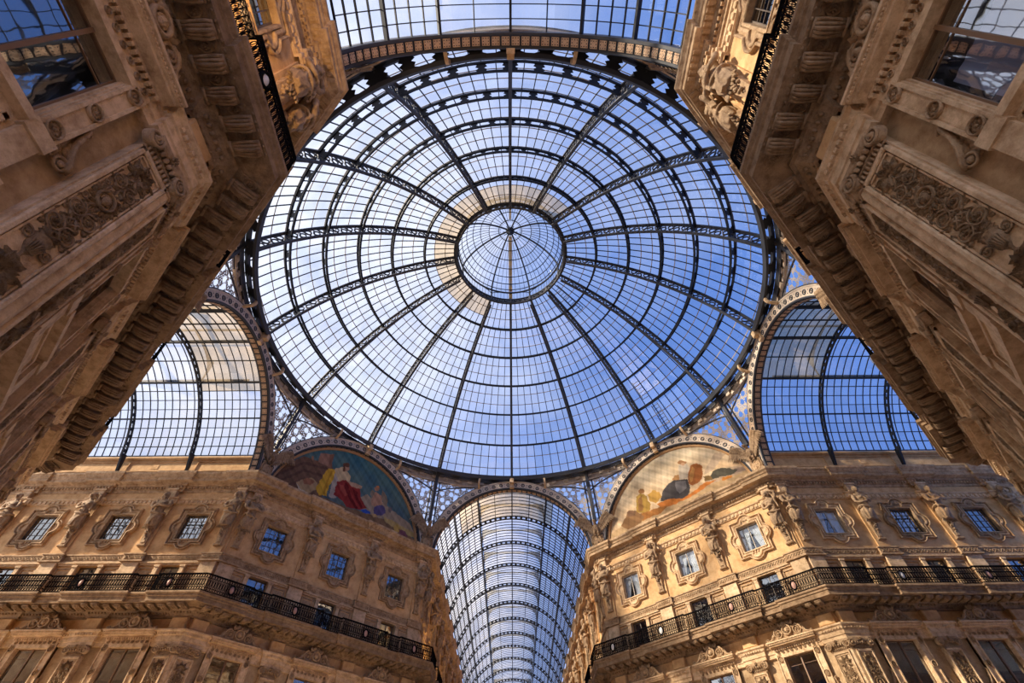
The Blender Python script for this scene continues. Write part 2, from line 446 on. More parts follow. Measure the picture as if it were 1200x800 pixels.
# ================================================================= templates (first copy is moved into place later)
def remesh(mb, voxel, name, mat):
    """fuse overlapping volumes of a sculpted figure into one continuous skin"""
    ob = mb.build(name + '_raw', mat)
    md = ob.modifiers.new('r', 'REMESH'); md.mode = 'VOXEL'; md.voxel_size = voxel; md.use_smooth_shade = True
    sm = ob.modifiers.new('s', 'SMOOTH'); sm.iterations = 2; sm.factor = 0.5
    dg = bpy.context.evaluated_depsgraph_get(); dg.update()
    me = bpy.data.meshes.new_from_object(ob.evaluated_get(dg)); me.name = name
    bpy.data.objects.remove(ob)
    o2 = bpy.data.objects.new(name, me); COL.objects.link(o2)
    if not me.materials: me.materials.append(MT[mat])
    for p in me.polygons: p.use_smooth = True
    bpy.data.objects.remove(o2)
    return me
def loft(mb, secs, n=28, fold=None):
    """secs: (z, cx, cy, rx, ry, amp, k, ph)"""
    vs, fs = [], []
    for (z, cx, cy, rx, ry, amp, k, ph) in secs:
        for j in range(n):
            t = 2*pi*j/n; m = 1 + amp*sin(k*t+ph) + amp*0.5*sin((k*1.7)//1*t+2*ph)
            vs.append((cx+rx*m*cos(t), cy+ry*m*sin(t), z))
    for i in range(len(secs)-1):
        for j in range(n):
            fs.append((i*n+j, i*n+(j+1) % n, (i+1)*n+(j+1) % n, (i+1)*n+j))
    fs.append(tuple(range(n))[::-1]); e = (len(secs)-1)*n; fs.append(tuple(range(e, e+n)))
    mb.add(vs, fs, True)
def hand(mb, p, d, side=1):
    p, d = Vector(p), Vector(d).normalized()
    mb.ell(p, (0.055, 0.045, 0.06), 8, 6)
    a = d.cross(Vector((0, 1, 0))).normalized()
    for k, L in enumerate((0.10, 0.12, 0.11, 0.085)):
        b = p + a*(k-1.5)*0.032
        mb.tube([b, b+d*L*0.6+vec(0,0.02,0), b+d*L+vec(0,-0.01,0)], 0.015, 5)
    mb.tube([p-a*0.05*side, p-a*0.09*side+d*0.05], 0.016, 5)
def figure(kind):
    mb = MB(True)
    male = kind == 'male'; S_ = []
    # draped lower half
    for i in range(11):
        t = i/10; z = 0.0+0.95*t
        rx = 0.25+0.11*sin(pi*min(1, t*1.15))*(1.0) + (0.02 if t < 0.15 else 0)
        ry = 0.20+0.06*sin(pi*min(1, t*1.1))
        S_.append((z, 0.02*sin(t*5), -0.02*t, rx, ry, 0.085*(1-t*0.6), 9, 1.2+t*2.6))
    sh = 0.40 if male else 0.33
    for z, rx, ry, a in ((1.02, 0.235, 0.185, 0.03), (1.15, 0.245, 0.19, 0.03), (1.30, 0.28+0.03*male, 0.215, 0.03), (1.42, 0.30+0.05*male, 0.21, 0.02),
                         (1.54, sh, 0.17, 0.0), (1.62, sh*0.72, 0.14, 0.0), (1.67, 0.13, 0.115, 0.0), (1.80, 0.095, 0.10, 0.0)):
        S_.append((z, 0.0, 0.0, rx, ry, a, 7, 0.6+z))
    loft(mb, S_, 36)
    # rolled cloth around hips and across the body
    hip = [(0.36*cos(t), 0.30*sin(t)-0.01, 0.78+0.07*sin(2*t+0.5)) for t in [2*pi*k/20 for k in range(20)]]
    mb.tube(hip, 0.055, 7, closed=True)
    for k in range(3):
        mb.tube([(-0.26+0.05*k, 0.20, 0.72), (-0.1+0.05*k, 0.27, 0.50), (0.02+0.06*k, 0.25, 0.22), (0.05+0.07*k, 0.23, 0.02)], 0.04, 6)
        mb.tube([(0.22-0.04*k, 0.20, 0.74), (0.16-0.03*k, 0.26, 0.45), (0.2-0.05*k, 0.24, 0.1)], 0.032, 6)
    if not male:
        for d in (-1, 1): mb.ell((d*0.13, 0.17, 1.34), (0.105, 0.09, 0.10), 10, 8)
        for k in range(3): mb.tube([(0.26, 0.1, 1.58-0.05*k), (0.05, 0.215, 1.28-0.06*k), (-0.2, 0.19, 1.02-0.05*k)], 0.03, 6)
    else:
        for d in (-1, 1): mb.ell((d*0.14, 0.14, 1.40), (0.13, 0.08, 0.09), 10, 8)
        for d in (-1, 1):
            for k in range(3): mb.ell((d*0.065, 0.165, 1.24-0.09*k), (0.06, 0.035, 0.04), 7, 5)
    # head
    tilt = 0.05
    hy = 0.07
    mb.ell((0.02, hy, 1.955), (0.125, 0.145, 0.175), 16, 12)
    mb.ell((0.02, hy+0.10, 1.87), (0.075, 0.06, 0.07), 10, 7)                     # jaw
    mb.ell((0.02, hy+0.155, 1.945), (0.022, 0.035, 0.045), 7, 5)                  # nose
    mb.ell((0.02, hy+0.135, 1.885), (0.042, 0.025, 0.014), 7, 5)                  # mouth
    for d in (-1, 1):
        mb.ell((0.02+d*0.05, hy+0.128, 1.985), (0.034, 0.018, 0.012), 7, 5)       # brow
        mb.ell((0.02+d*0.125, hy-0.01, 1.94), (0.02, 0.03, 0.04), 6, 5)           # ear
    R_ = random.Random(5 if male else 3)
    for k in range(26):                                                          # hair curls
        a = R_.uniform(-0.3*pi, 1.3*pi); e = R_.uniform(0.1, 1.4)
        mb.ell((0.02-0.0+0.135*cos(a+pi)*cos(e), hy-0.03-abs(0.11*sin(a))*cos(e)*0.9, 1.98+0.16*sin(e)), (0.055, 0.055, 0.05), 7, 5)
    for d in (-1, 1):
        mb.tube([(0.02+d*0.11, hy+0.02, 2.04), (0.02+d*0.15, hy-0.02, 1.93), (0.02+d*0.13, hy-0.05, 1.80)], 0.045, 6)
    if male:
        for k in range(9):
            mb.ell((0.02+0.09*sin(k*2.4)*0.9, hy+0.11-0.015*(k % 3), 1.85-0.022*k), (0.05, 0.05, 0.05), 7, 5)
    # arms
    def arm(P, r0=0.085):
        mb.tube(P, r0, 10, taper=[1.1, 1.15, 0.95, 0.82, 0.85, 0.55][:len(P)])
    if kind == 'female':           # both hands folded to the breast
        arm([(-0.33,0.0,1.55), (-0.41,0.06,1.38), (-0.40,0.12,1.15), (-0.28,0.24,1.14), (-0.12,0.28,1.24), (-0.02,0.28,1.32)])
        hand(mb, (0.02,0.285,1.35), (0.8,0,0.6))
        arm([(0.33,0.0,1.55), (0.41,0.05,1.38), (0.41,0.1,1.14), (0.30,0.23,1.02), (0.12,0.29,1.02), (0.0,0.29,1.05)])
        hand(mb, (-0.05,0.29,1.06), (-1,0,0.1), -1)
    elif kind == 'veiled':         # one arm up behind the head, the other holding cloth
        arm([(-0.33,0.0,1.56), (-0.46,0.02,1.68), (-0.50,0.06,1.90), (-0.36,0.02,2.04), (-0.24,-0.02,2.10), (-0.15,-0.03,2.12)])
        hand(mb, (-0.12,0.0,2.13), (1,0,0.1))
        arm([(0.33,0.0,1.55), (0.42,0.08,1.36), (0.40,0.16,1.14), (0.22,0.26,1.08), (0.08,0.29,1.12), (0.0,0.29,1.16)])
        hand(mb, (-0.03,0.29,1.17), (-1,0,0.2), -1)
        for k in range(5):
            mb.tube([(-0.12+0.02*k, -0.08, 2.10), (-0.27-0.02*k, -0.06, 1.85-0.03*k), (-0.33, -0.06+0.03*k, 1.45), (-0.36-0.01*k, 0.02+0.03*k, 0.95)], 0.045, 6)
    else:                          # bearded, arms crossed over the chest
        arm([(-0.40,0.0,1.56), (-0.49,0.06,1.40), (-0.46,0.14,1.20), (-0.28,0.26,1.18), (-0.08,0.31,1.24), (0.06,0.30,1.29)], 0.10)
        hand(mb, (0.12,0.29,1.31), (1,0,0.35))
        arm([(0.40,0.0,1.56), (0.49,0.06,1.40), (0.46,0.14,1.18), (0.30,0.25,1.10), (0.10,0.30,1.13), (-0.06,0.31,1.17)], 0.10)
        hand(mb, (-0.12,0.31,1.18), (-1,0,0.25), -1)
        mb.tube([(0.38,-0.05,1.62), (0.30,0.12,1.58), (0.22,0.2,1.3), (0.26,0.24,0.95), (0.24,0.24,0.7)], 0.06, 7)
    return remesh(mb, 0.024, 'figure', 'statue')
FIGS = {k: figure(k) for k in ('female', 'veiled', 'male')}
PROTO_Z = -60                                     # templates are always moved before rendering
def herm_parts(kind, root, x=0.0, T=None, first=[True]):
    T = T or Matrix.Identity(4)
    f = bpy.data.objects.new('figure', FIGS[kind]); COL.objects.link(f); f.parent = root; kid(root, f)
    M_ = T @ Matrix.Translation((x, 0.36, 1.20)) @ Matrix.Rotation(radians(-4.0), 4, 'X') @ Matrix.Diagonal((1.14, 1.1, 1.09, 1))
    f.matrix_local = M_
    mb = MB(); mb.T = T @ Matrix.Translation((x, 0, 0))
    # tapering shaft the figure grows from, with moulded foot
    mb.add([(-0.17,0,0.12),(0.17,0,0.12),(0.17,0.20,0.12),(-0.17,0.20,0.12),(-0.24,0,1.30),(0.24,0,1.30),(0.24,0.34,1.30),(-0.24,0.34,1.30)],
           [(0,3,2,1),(4,5,6,7),(0,1,5,4),(1,2,6,5),(2,3,7,6),(3,0,4,7)], False)
    mb.bevbox(-0.24, 0.24, 0, 0.28, 0.0, 0.13); mb.bevbox(-0.11, 0.11, 0.15, 0.25, 0.2, 0.75, 0.02)
    sh = mb.build('tapered_shaft', 'stone', root); kid(root, sh)
    g = MB(True); g.T = T @ Matrix.Translation((x, 0.42, 0))
    R_ = random.Random(4)
    for k in range(24):
        t = k/23; a = R_.uniform(0, 2*pi); w_ = 0.15*(1-t)**0.6+0.02
        g.ell((w_*1.2*cos(a), -0.02+0.05*sin(a)-0.14*t, 1.32-0.85*t), (0.075-0.02*t, 0.075, 0.075-0.015*t), 6, 5)
    for k in range(8): g.leaf(-0.24+0.07*k, 1.40, -pi/2-0.5+0.15*k, 0.42, 0.14, -0.02, 0.07)
    gb = g.build('fruit_garland', 'statue', root); kid(root, gb)
def herm_back(root, T=None, corner=False):
    """the flat strip behind the figure: pier beside the balcony, strip on the wall, console block up in the frieze"""
    T = T or Matrix.Identity(4); b = MB(); b.T = T
    xs = (0.0, 0.98) if corner == 'R' else (-0.98, 0.0) if corner == 'L' else (-0.50, 0.50)
    x0, x1 = xs
    b.bevbox(x0+0.02, x1-0.02, 0, 0.20, -3.15, -0.98, 0.02)
    b.box(x0, x1, 0, 0.24, -3.15, -2.95)
    p = b.build('pier', 'stone_pale', root); kid(root, p)
    b = MB(); b.T = T
    b.box(x0+0.12, x1-0.12, 0, 0.10, -0.52, 3.0)
    p = b.build('back_strip', 'stucco', root); kid(root, p)
    b = MB(); b.T = T
    b.bevbox(x0+0.2, x1-0.2, 0.0, 0.30, 3.38, 4.0, 0.04)
    b.box(x0+0.14, x1-0.14, 0, 0.36, 3.86, 4.0)
    b.box(x0+0.17, x1-0.17, 0, 0.33, 3.34, 3.42)
    p = b.build('console_block', 'stone_pale', root); kid(root, p)
def make_herm(kind, nm='herm_statue'):
    root = empty(nm, (0, 0, PROTO_Z)); herm_back(root); herm_parts(kind, root); return root
def make_pair():
    root = empty('paired_corner_statues', (0, 0, PROTO_Z))
    R1 = Matrix.Rotation(-pi/8, 4, 'Z'); L1 = Matrix.Rotation(pi/8, 4, 'Z')
    herm_back(root, R1, 'R'); herm_back(root, L1, 'L')
    herm_parts('veiled', root, 0.47, R1); herm_parts('male', root, -0.47, L1)
    return root
HERM = {k: make_herm(k) for k in ('female', 'male', 'veiled')}
PAIR = make_pair()

# ---- small square attic window in its lobed frame (origin: middle of the frame's foot, on the wall)
def star_contour(hx, hz, lobes, n=120):
    out = []
    angs = sorted([2*pi*i/n for i in range(n)] + [atan2(sz*1.23, sx*1.12) % (2*pi) for sx in (1, -1) for sz in (1, -1)])
    for a in angs:
        c, s_ = cos(a), sin(a); r = min(hx/max(abs(c), 1e-6), hz/max(abs(s_), 1e-6))
        for (cx, cz, rr) in lobes:
            b = cx*c+cz*s_; D = b*b-(cx*cx+cz*cz)+rr*rr
            if D > 0: r = max(r, b+sqrt(D))
        out.append((a, r))
    return out
def lobed_frame(mb, z0, k=1.0):
    lob = [(0, 1.0, 0.54), (0, -1.0, 0.54), (0.86, 0, 0.55), (-0.86, 0, 0.55)]
    def off(w): return star_contour(1.12-w, 1.23-w, [(x, z, r-w) for x, z, r in lob], 160)
    outer = [(0.30, 0.03), (0.27, 0.10), (0.20, 0.13), (0.16, 0.12), (0.14, 0.05), (0.085, 0.05), (0.07, 0.13), (0.04, 0.17), (0.0, 0.15), (-0.005, -0.01)]
    cons = [off(w) for w, h in outer]
    n = len(cons[0]); vs, fs = [], []; angs = [a for a, r in cons[-1]]
    inner = [(0.0, -0.30), (0.0, 0.09), (0.03, 0.12), (0.08, 0.12), (0.10, 0.03)]
    m = len(inner)+len(outer)
    for i in range(n):
        a = angs[i]
        def rect(w): return min((0.72+w)/max(abs(cos(a)), 1e-6), (0.83+w)/max(abs(sin(a)), 1e-6))
        for w, h in inner: r = rect(w); vs.append((r*cos(a), h*k, z0+r*sin(a)))
        lo = rect(0.105)
        for j, (w, h) in enumerate(outer):
            r = max(lo, cons[j][i][1] if abs(cons[j][i][0]-a) < 0.06 else lo); vs.append((r*cos(a), h*k, z0+r*sin(a)))
    for i in range(n):
        q = (i+1) % n
        for j in range(m-1): fs.append((i*m+j, i*m+j+1, q*m+j+1, q*m+j))
    mb.add(vs, fs, False)
    for i in range(7):
        a = pi*(0.12+0.76*i/6)
        mb.leaf(0.03*cos(a), z0+1.14, a, 0.30, 0.12, 0.05, 0.06)
        mb.leaf(0.03*cos(a), z0-1.14, -a, 0.28, 0.11, 0.05, 0.05)
    for k_ in range(8):
        mb.box(-0.70+0.18*k_, -0.61+0.18*k_, 0.03, 0.09, z0-1.05, z0-0.94)
def sash(mb, hw, z0, z1, y=-0.15, t=0.055, nx=1, nz=1, lattice=False):
    mb.box(-hw, -hw+t, y-0.04, y+0.03, z0, z1); mb.box(hw-t, hw, y-0.04, y+0.03, z0, z1)
    mb.box(-hw, hw, y-0.04, y+0.03, z0, z0+t); mb.box(-hw, hw, y-0.04, y+0.03, z1-t, z1)
    for i in range(1, nx+1):
        x = -hw+2*hw*i/(nx+1); w_ = 0.022 if i == (nx+1)//2 and nx % 2 else 0.014
        mb.box(x-w_, x+w_, y-0.035, y+0.035, z0, z1)
    for i in range(1, nz+1):
        z = z0+(z1-z0)*i/(nz+1); mb.box(-hw, hw, y-0.02, y+0.02, z-0.015, z+0.015)
def pane_sheet(mb, hw, z0, z1, y=-0.15):
    mb.add([(-hw,y,z0),(hw,y,z0),(hw,y,z1),(-hw,y,z1)], [(0,1,2,3)], False)
def niche(mb, hw, z0, z1, y0=-0.20, y1=-1.3):
    mb.add([(-hw,y0,z0),(hw,y0,z0),(hw,y0,z1),(-hw,y0,z1),(-hw,y1,z0),(hw,y1,z0),(hw,y1,z1),(-hw,y1,z1)],
           [(4,5,6,7),(0,4,7,3),(1,2,6,5),(0,1,5,4),(3,7,6,2)], False)
def drape(mb, x0, x1, z0, z1, y, spread, n=40):
    """hanging cloth gathered towards the bottom corner"""
    vs, fs = [], []
    for j in range(9):
        t = j/8; z = z1+(z0-z1)*t
        for i in range(n+1):
            s_ = i/n; x = x0+(x1-x0)*s_*(1-spread*t)
            vs.append((x, y+0.03*sin(s_*38)*(0.4+t), z))
    for j in range(8):
        for i in range(n): fs.append((j*(n+1)+i, j*(n+1)+i+1, (j+1)*(n+1)+i+1, (j+1)*(n+1)+i))
    mb.add(vs, fs, True)
def make_attic_window(curtains=False, kind=0):
    root = empty('attic_window', (0, 0, PROTO_Z)); zc = 1.23
    b = MB(); lobed_frame(b, zc); kid(root, b.build('stone_frame', 'stone_pale' if curtains else 'stone', root))
    b = MB(); sash(b, 0.72, zc-0.83, zc+0.83, nx=1 if curtains else 3, nz=0 if curtains else 3); sh = kid(root, b.build('sash', 'whitewood' if curtains else 'wood', root))
    b = MB(); pane_sheet(b, 0.70, zc-0.81, zc+0.81); g = b.build('pane', 'pane_clear' if curtains else 'pane', root); kid(root, g)
    b = MB(); niche(b, 0.74, zc-0.85, zc+0.85); kid(root, b.build('room_behind', 'room', root))
    if curtains:
        b = MB(); drape(b, -0.70, 0.05, zc-0.82, zc+0.80, -0.30, 0.25 if kind == 0 else 0.5)
        c = b.build('curtain', 'curtain', root); kid(root, c)
        b = MB(); drape(b, 0.70, 0.05, zc-0.82, zc+0.80, -0.32, 0.72 if kind == 0 else 0.5)
        c = b.build('curtain', 'curtain', root); kid(root, c)
    return root
ATTIC = make_attic_window(); ATTIC_C = make_attic_window(True, 0); ATTIC_D = make_attic_window(True, 1)

# ---- mezzanine window behind the balcony (origin: balcony floor level z = 13.6)
def make_mezz(open_=False):
    root = empty('mezzanine_window', (0, 0, PROTO_Z))
    b = MB()
    for x in (-0.76, 0.76):
        b.bevbox(x-0.13, x+0.13, 0, 0.16, 0.0, 2.0, 0.02); b.box(x-0.16, x+0.16, 0, 0.19, 1.94, 2.06); b.box(x-0.16, x+0.16, 0, 0.19, 0.9, 0.98)
    b.box(-1.90, 1.90, 0, 0.10, 2.06, 2.16); b.box(-1.90, 1.90, 0, 0.17, 2.16, 2.24)
    kid(root, b.build('mullions', 'stone_pale', root))
    b = MB()
    for s_ in (-1, 1):
        x0, x1 = (0.96, 1.84) if s_ > 0 else (-1.84, -0.96)
        b.box(x0, x1, 0, 0.06, 1.86, 1.94); b.box(x0, x0+0.08, 0, 0.06, 0.2, 1.94); b.box(x1-0.08, x1, 0, 0.06, 0.2, 1.94)
        b.box(x0+0.14, x1-0.14, 0, 0.02, 0.3, 1.78)
    kid(root, b.build('side_panels', 'stone', root))
    b = MB(); sash(b, 0.60, 0.02, 2.02, nx=1, nz=1); kid(root, b.build('sash', 'wood', root))
    b = MB(); pane_sheet(b, 0.58, 0.04, 2.0); kid(root, b.build('pane', 'pane', root))
    b = MB(); niche(b, 0.62, 0.0, 2.05); kid(root, b.build('room_behind', 'room', root))
    return root
MEZZ = make_mezz()

# ---- tall window of the main floor with scrolled pediment (origin z = 7.9)
def make_big(blind=False):
    root = empty('main_floor_window', (0, 0, PROTO_Z)); Z = 7.9
    def z(v): return v-Z
    b = MB()                                               # stone surround: jambs, sill, apron
    for s_ in (-1, 1):
        x0, x1 = sorted((s_*0.785, s_*0.82)); b.box(x0, x1, -0.12, 0.08, z(9.0), z(11.42)); x0, x1 = sorted((s_*0.815, s_*0.88)); b.box(x0, x1, -0.12, 0.15, z(9.0), z(11.42)); x0, x1 = sorted((s_*0.86, s_*1.22))
        b.bevbox(x0, x1, 0, 0.17, z(9.05), z(11.42), 0.03)
        b.box(*sorted((s_*0.84, s_*0.90)), 0, 0.21, z(9.05), z(11.42)); b.box(*sorted((s_*1.16, s_*1.22)), 0, 0.21, z(9.05), z(11.42))
        b.box(*sorted((s_*0.80, s_*1.26)), 0, 0.24, z(8.78), z(9.06)); b.box(*sorted((s_*0.84, s_*1.22)), 0, 0.20, z(7.95), z(8.78))
    b.box(-0.86, 0.86, -0.25, 0.22, z(11.27), z(11.42)); b.box(-0.80, 0.80, -0.25, 0.27, z(8.85), z(9.0))
    b.box(-0.84, 0.84, 0, 0.10, z(7.95), z(8.85)); b.box(-0.74, 0.74, 0.0, 0.14, z(8.64), z(8.72)); b.box(-0.74, 0.74, 0.0, 0.14, z(8.06), z(8.14))
    b.box(-0.74, -0.66, 0, 0.14, z(8.06), z(8.72)); b.box(0.66, 0.74, 0, 0.14, z(8.06), z(8.72))
    b.box(-1.36, 1.36, 0, 0.26, z(7.80), z(7.95))
    kid(root, b.build('surround', 'stone_pale', root))
    b = MB(True)
    for s_ in (-1, 1):
        for zz in (11.22, 10.15, 9.22): b.rosette(s_*1.03, z(zz), 0.15, 0.17, 0.08, 8)
    kid(root, b.build('jamb_rosettes', 'stone', root))
    for s_ in (-1, 1):                        # scroll console leaning on the foot of the jamb
        b = MB(True)
        pts = [(s_*(1.24+0.02), 0.10, z(9.92)), (s_*1.30, 0.10, z(9.78)), (s_*1.33, 0.10, z(9.6)), (s_*1.42, 0.1, z(9.38)), (s_*1.56, 0.1, z(9.2)), (s_*1.62, 0.1, z(9.08))]
        b.tube(pts, 0.05, 6, ry=0.09)
        b.spiral(s_*1.50, z(9.08), 0.13, 1.8, 0.035, s_, 0 if s_ > 0 else pi, 0.10)
        b.spiral(s_*1.30, z(9.93), 0.06, 1.2, 0.025, s_, 0, 0.10)
        for k in range(4): b.leaf(s_*(1.28+0.02*k), z(9.75-0.12*k), -pi/2+s_*0.5, 0.2, 0.1, 0.07, 0.06, s_*0.6)
        b.prism([(s_*1.22, z(9.06)), (s_*1.22, z(9.85)), (s_*1.33, z(9.5)), (s_*1.55, z(9.15)), (s_*1.55, z(9.06))], 0.0, 0.07)
        kid(root, b.build('scroll_console', 'stone', root))
    b = MB(); sash(b, 0.785, z(9.0), z(11.27), -0.05, 0.035, 0, 0); b.box(-0.035, 0.035, -0.09, 0.01, z(9.0), z(11.27))
    b.box(-0.78, 0.78, -0.07, -0.03, z(10.84), z(10.855))
    kid(root, b.build('sash', 'brownwood', root))
    b = MB(); pane_sheet(b, 0.78, z(9.0), z(11.27), -0.05); kid(root, b.build('pane', 'pane', root))
    b = MB(); niche(b, 0.785, z(9.0), z(11.27), -0.08, -1.5); kid(root, b.build('room_behind', 'room', root))
    if blind:
        b = MB(); drape(b, -0.70, 0.70, z(9.02), z(10.6), -0.24, 0.0, 30); c = b.build('blind', 'blind', root); kid(root, c)
    # entablature over the window
    b = MB()
    b.box(-1.20, 1.20, 0, 0.20, z(11.42), z(11.62)); b.box(-1.22, 1.22, 0, 0.27, z(11.72), z(11.79))
    b.box(-1.31, 1.31, 0, 0.50, z(11.79), z(11.86)); b.box(-1.34, 1.34, 0, 0.56, z(11.86), z(11.95)); b.box(-1.38, 1.38, 0, 0.62, z(11.95), z(12.02))
    for i in range(19): b.box(-1.18+0.1273*i, -1.11+0.1273*i, 0.18, 0.30, z(11.62), z(11.72))
    b.box(-1.2, 1.2, 0, 0.18, z(11.62), z(11.74))
    for i in range(34): b.box(-1.33+0.0788*i, -1.29+0.0788*i, 0.55, 0.585, z(11.88), z(11.93))
    kid(root, b.build('entablature', 'stone_pale', root))
    b = MB(True)
    for i in range(9): b.rosette(-1.0+0.25*i, z(11.52), 0.07, 0.20, 0.04, 6, True)
    for s_ in (-1, 1):
        y = 0.46
        b.tube([(s_*1.32,y,z(12.08)), (s_*1.18,y,z(12.07)), (s_*1.0,y,z(12.12)), (s_*0.83,y,z(12.27)), (s_*0.74,y,z(12.46)), (s_*0.58,y,z(12.58)), (s_*0.42,y,z(12.52))], 0.055, 6)
        b.spiral(s_*0.52, z(12.33), 0.25, 2.0, 0.055, -s_, pi/2, y)
        b.spiral(s_*1.25, z(12.10), 0.09, 1.3, 0.03, s_, 0, y)
        b.leaf(s_*0.95, z(12.08), pi/2+s_*0.5, 0.32, 0.16, y-0.02, 0.07, -s_*0.8)
        b.leaf(s_*0.72, z(12.06), pi/2+s_*0.9, 0.3, 0.14, y, 0.07, -s_*0.9)
        b.leaf(s_*0.30, z(12.60), pi/2-s_*0.6, 0.28, 0.14, y-0.05, 0.07, s_*0.9)
        b.prism([(0, z(12.02)), (s_*1.22, z(12.02)), (s_*0.98, z(12.1)), (s_*0.76, z(12.36)), (s_*0.62, z(12.52)), (s_*0.3, z(12.56)), (0, z(12.6))], 0.04, 0.44)
    b.lathe([(0.18, 0.0), (0.20, 0.06), (0.26, 0.07), (0.28, 0.03), (0.28, -0.05)], 22, True, 'y', (0, 0.50, z(12.40)))
    b.mask(0, z(12.40), 0.17, 0.48)
    for i in range(9):
        a = pi*(0.08+0.84*i/8); b.leaf(0.06*cos(a), z(12.66), a, 0.30, 0.12, 0.40, 0.09)
    b.ell((0, 0.46, z(12.72)), (0.09, 0.08, 0.07), 8, 6)
    kid(root, b.build('scroll_pediment', 'stone', root))
    return root
BIG = make_big(); BIG_B = make_big(True)

# ---- pilasters with sunken candelabra reliefs (origin z = 4.2)
PZ = 4.2
def relief(mb, cx, w, z0, z1, y):
    R_ = random.Random(11); h = w/2; z = z1
    def L_(x, zz, a, L, wd, hh=0.07, cu=0.0): mb.leaf(cx+x, zz, a, L, wd, y, hh, cu)
    def bunch(zc):
        for i in range(13):
            a = pi/2+(i-6)*0.40; L_(0.05*cos(a), zc+0.05*sin(a), a, 0.24+0.07*(i % 2), 0.10, 0.08, 0.5*(1 if i % 2 else -1))
        for i in range(7):
            a = pi/2+(i-3)*0.45; L_(0.12*cos(a), zc-0.02+0.12*sin(a), a, 0.13, 0.07, 0.10)
        for k in range(5):
            mb.rosette(cx+h*0.75*sin(k*2.5), zc+0.17*cos(k*2.5), 0.065, y+0.04, 0.06, 5, False)
    def scrolls(zc, r=0.15, up=1):
        for s_ in (-1, 1):
            X = s_*h*0.54
            mb.spiral(cx+X, zc, r, 2.0, 0.024, s_, pi/2, y+0.025)
            mb.rosette(cx+X, zc, r*0.42, y+0.03, 0.07, 6, False)
            mb.tube([(cx+X, y+0.02, zc+up*r), (cx+s_*h*0.25, y+0.035, zc+up*(r+0.08)), (cx+s_*0.01, y+0.02, zc+up*(r+0.17))], 0.022, 5)
            for k in range(9):
                t = k*0.72-0.8; px, pz = X+s_*(r+0.015)*cos(t), zc+(r+0.015)*sin(t)
                L_(px, pz, atan2(sin(t), s_*cos(t))+s_*0.7, 0.105, 0.06, 0.06, s_*0.8)
            for k in range(4):
                L_(s_*0.03, zc-0.16+0.10*k, (0.35 if s_ > 0 else pi-0.35)-s_*0.5+s_*0.25*k, 0.15, 0.06, 0.06, s_*0.9)
    def head(zc):
        mb.lathe([(h*0.50, 0), (h*0.54, 0.07), (h*0.62, 0.08), (h*0.66, 0.0)], 24, True, 'y', (cx, y, zc))
        mb.mask(cx, zc, h*0.42, y+0.01)
        for k in range(16):
            a = 2*pi*k/16; L_(h*0.66*cos(a), zc+h*0.66*sin(a), a+0.8, 0.14, 0.07, 0.06, -0.6)
        for s_ in (-1, 1):
            for q in (-1, 1): mb.spiral(cx+s_*h*0.82, zc+q*0.27, 0.055, 1.4, 0.015, s_*q, 0, y+0.02)
    def urn(zc):
        pr = [(0.02, -0.28), (0.13, -0.26), (0.05, -0.18), (0.06, -0.12), (0.17, 0.0), (0.21, 0.12), (0.19, 0.2), (0.23, 0.24)]
        mb.lathe([(r*h/0.42, v) for r, v in pr], 16, True, 'z', (cx, y-0.02, zc), 0, pi)
        for k in range(7): mb.tube([(cx+(k-3)*0.02, y+0.07, zc-0.1), (cx+(k-3)*h*0.13, y+0.15-0.02*abs(k-3), zc+0.1)], 0.014, 4)
        for s_ in (-1, 1):
            mb.spiral(cx+s_*h*0.74, zc+0.12, 0.085, 1.6, 0.018, s_, 0, y+0.02)
            for k in range(4): L_(s_*0.03*k, zc+0.24, pi/2+s_*(0.25+0.35*k), 0.24, 0.08, 0.08, s_*0.8)
            for k in range(3): L_(0, zc-0.26, -pi/2+s_*(0.4+0.4*k), 0.2, 0.08, 0.06, s_*0.8)
    seq = [(bunch, 0.52), (lambda q: scrolls(q, 0.13), 0.42), (head, 0.62), (lambda q: scrolls(q, 0.15, -1), 0.48), (scrolls, 0.50), (urn, 0.66), (bunch, 0.46), (scrolls, 0.5), (head, 0.62), (urn, 0.66), (scrolls, 0.5), (bunch, 0.5)]
    for fn, L in seq:
        if z-L < z0: break
        fn(z-L*0.55); z -= L
    mb.tube([(cx, y+0.01, z1-0.3), (cx, y+0.01, z)], 0.018, 5)
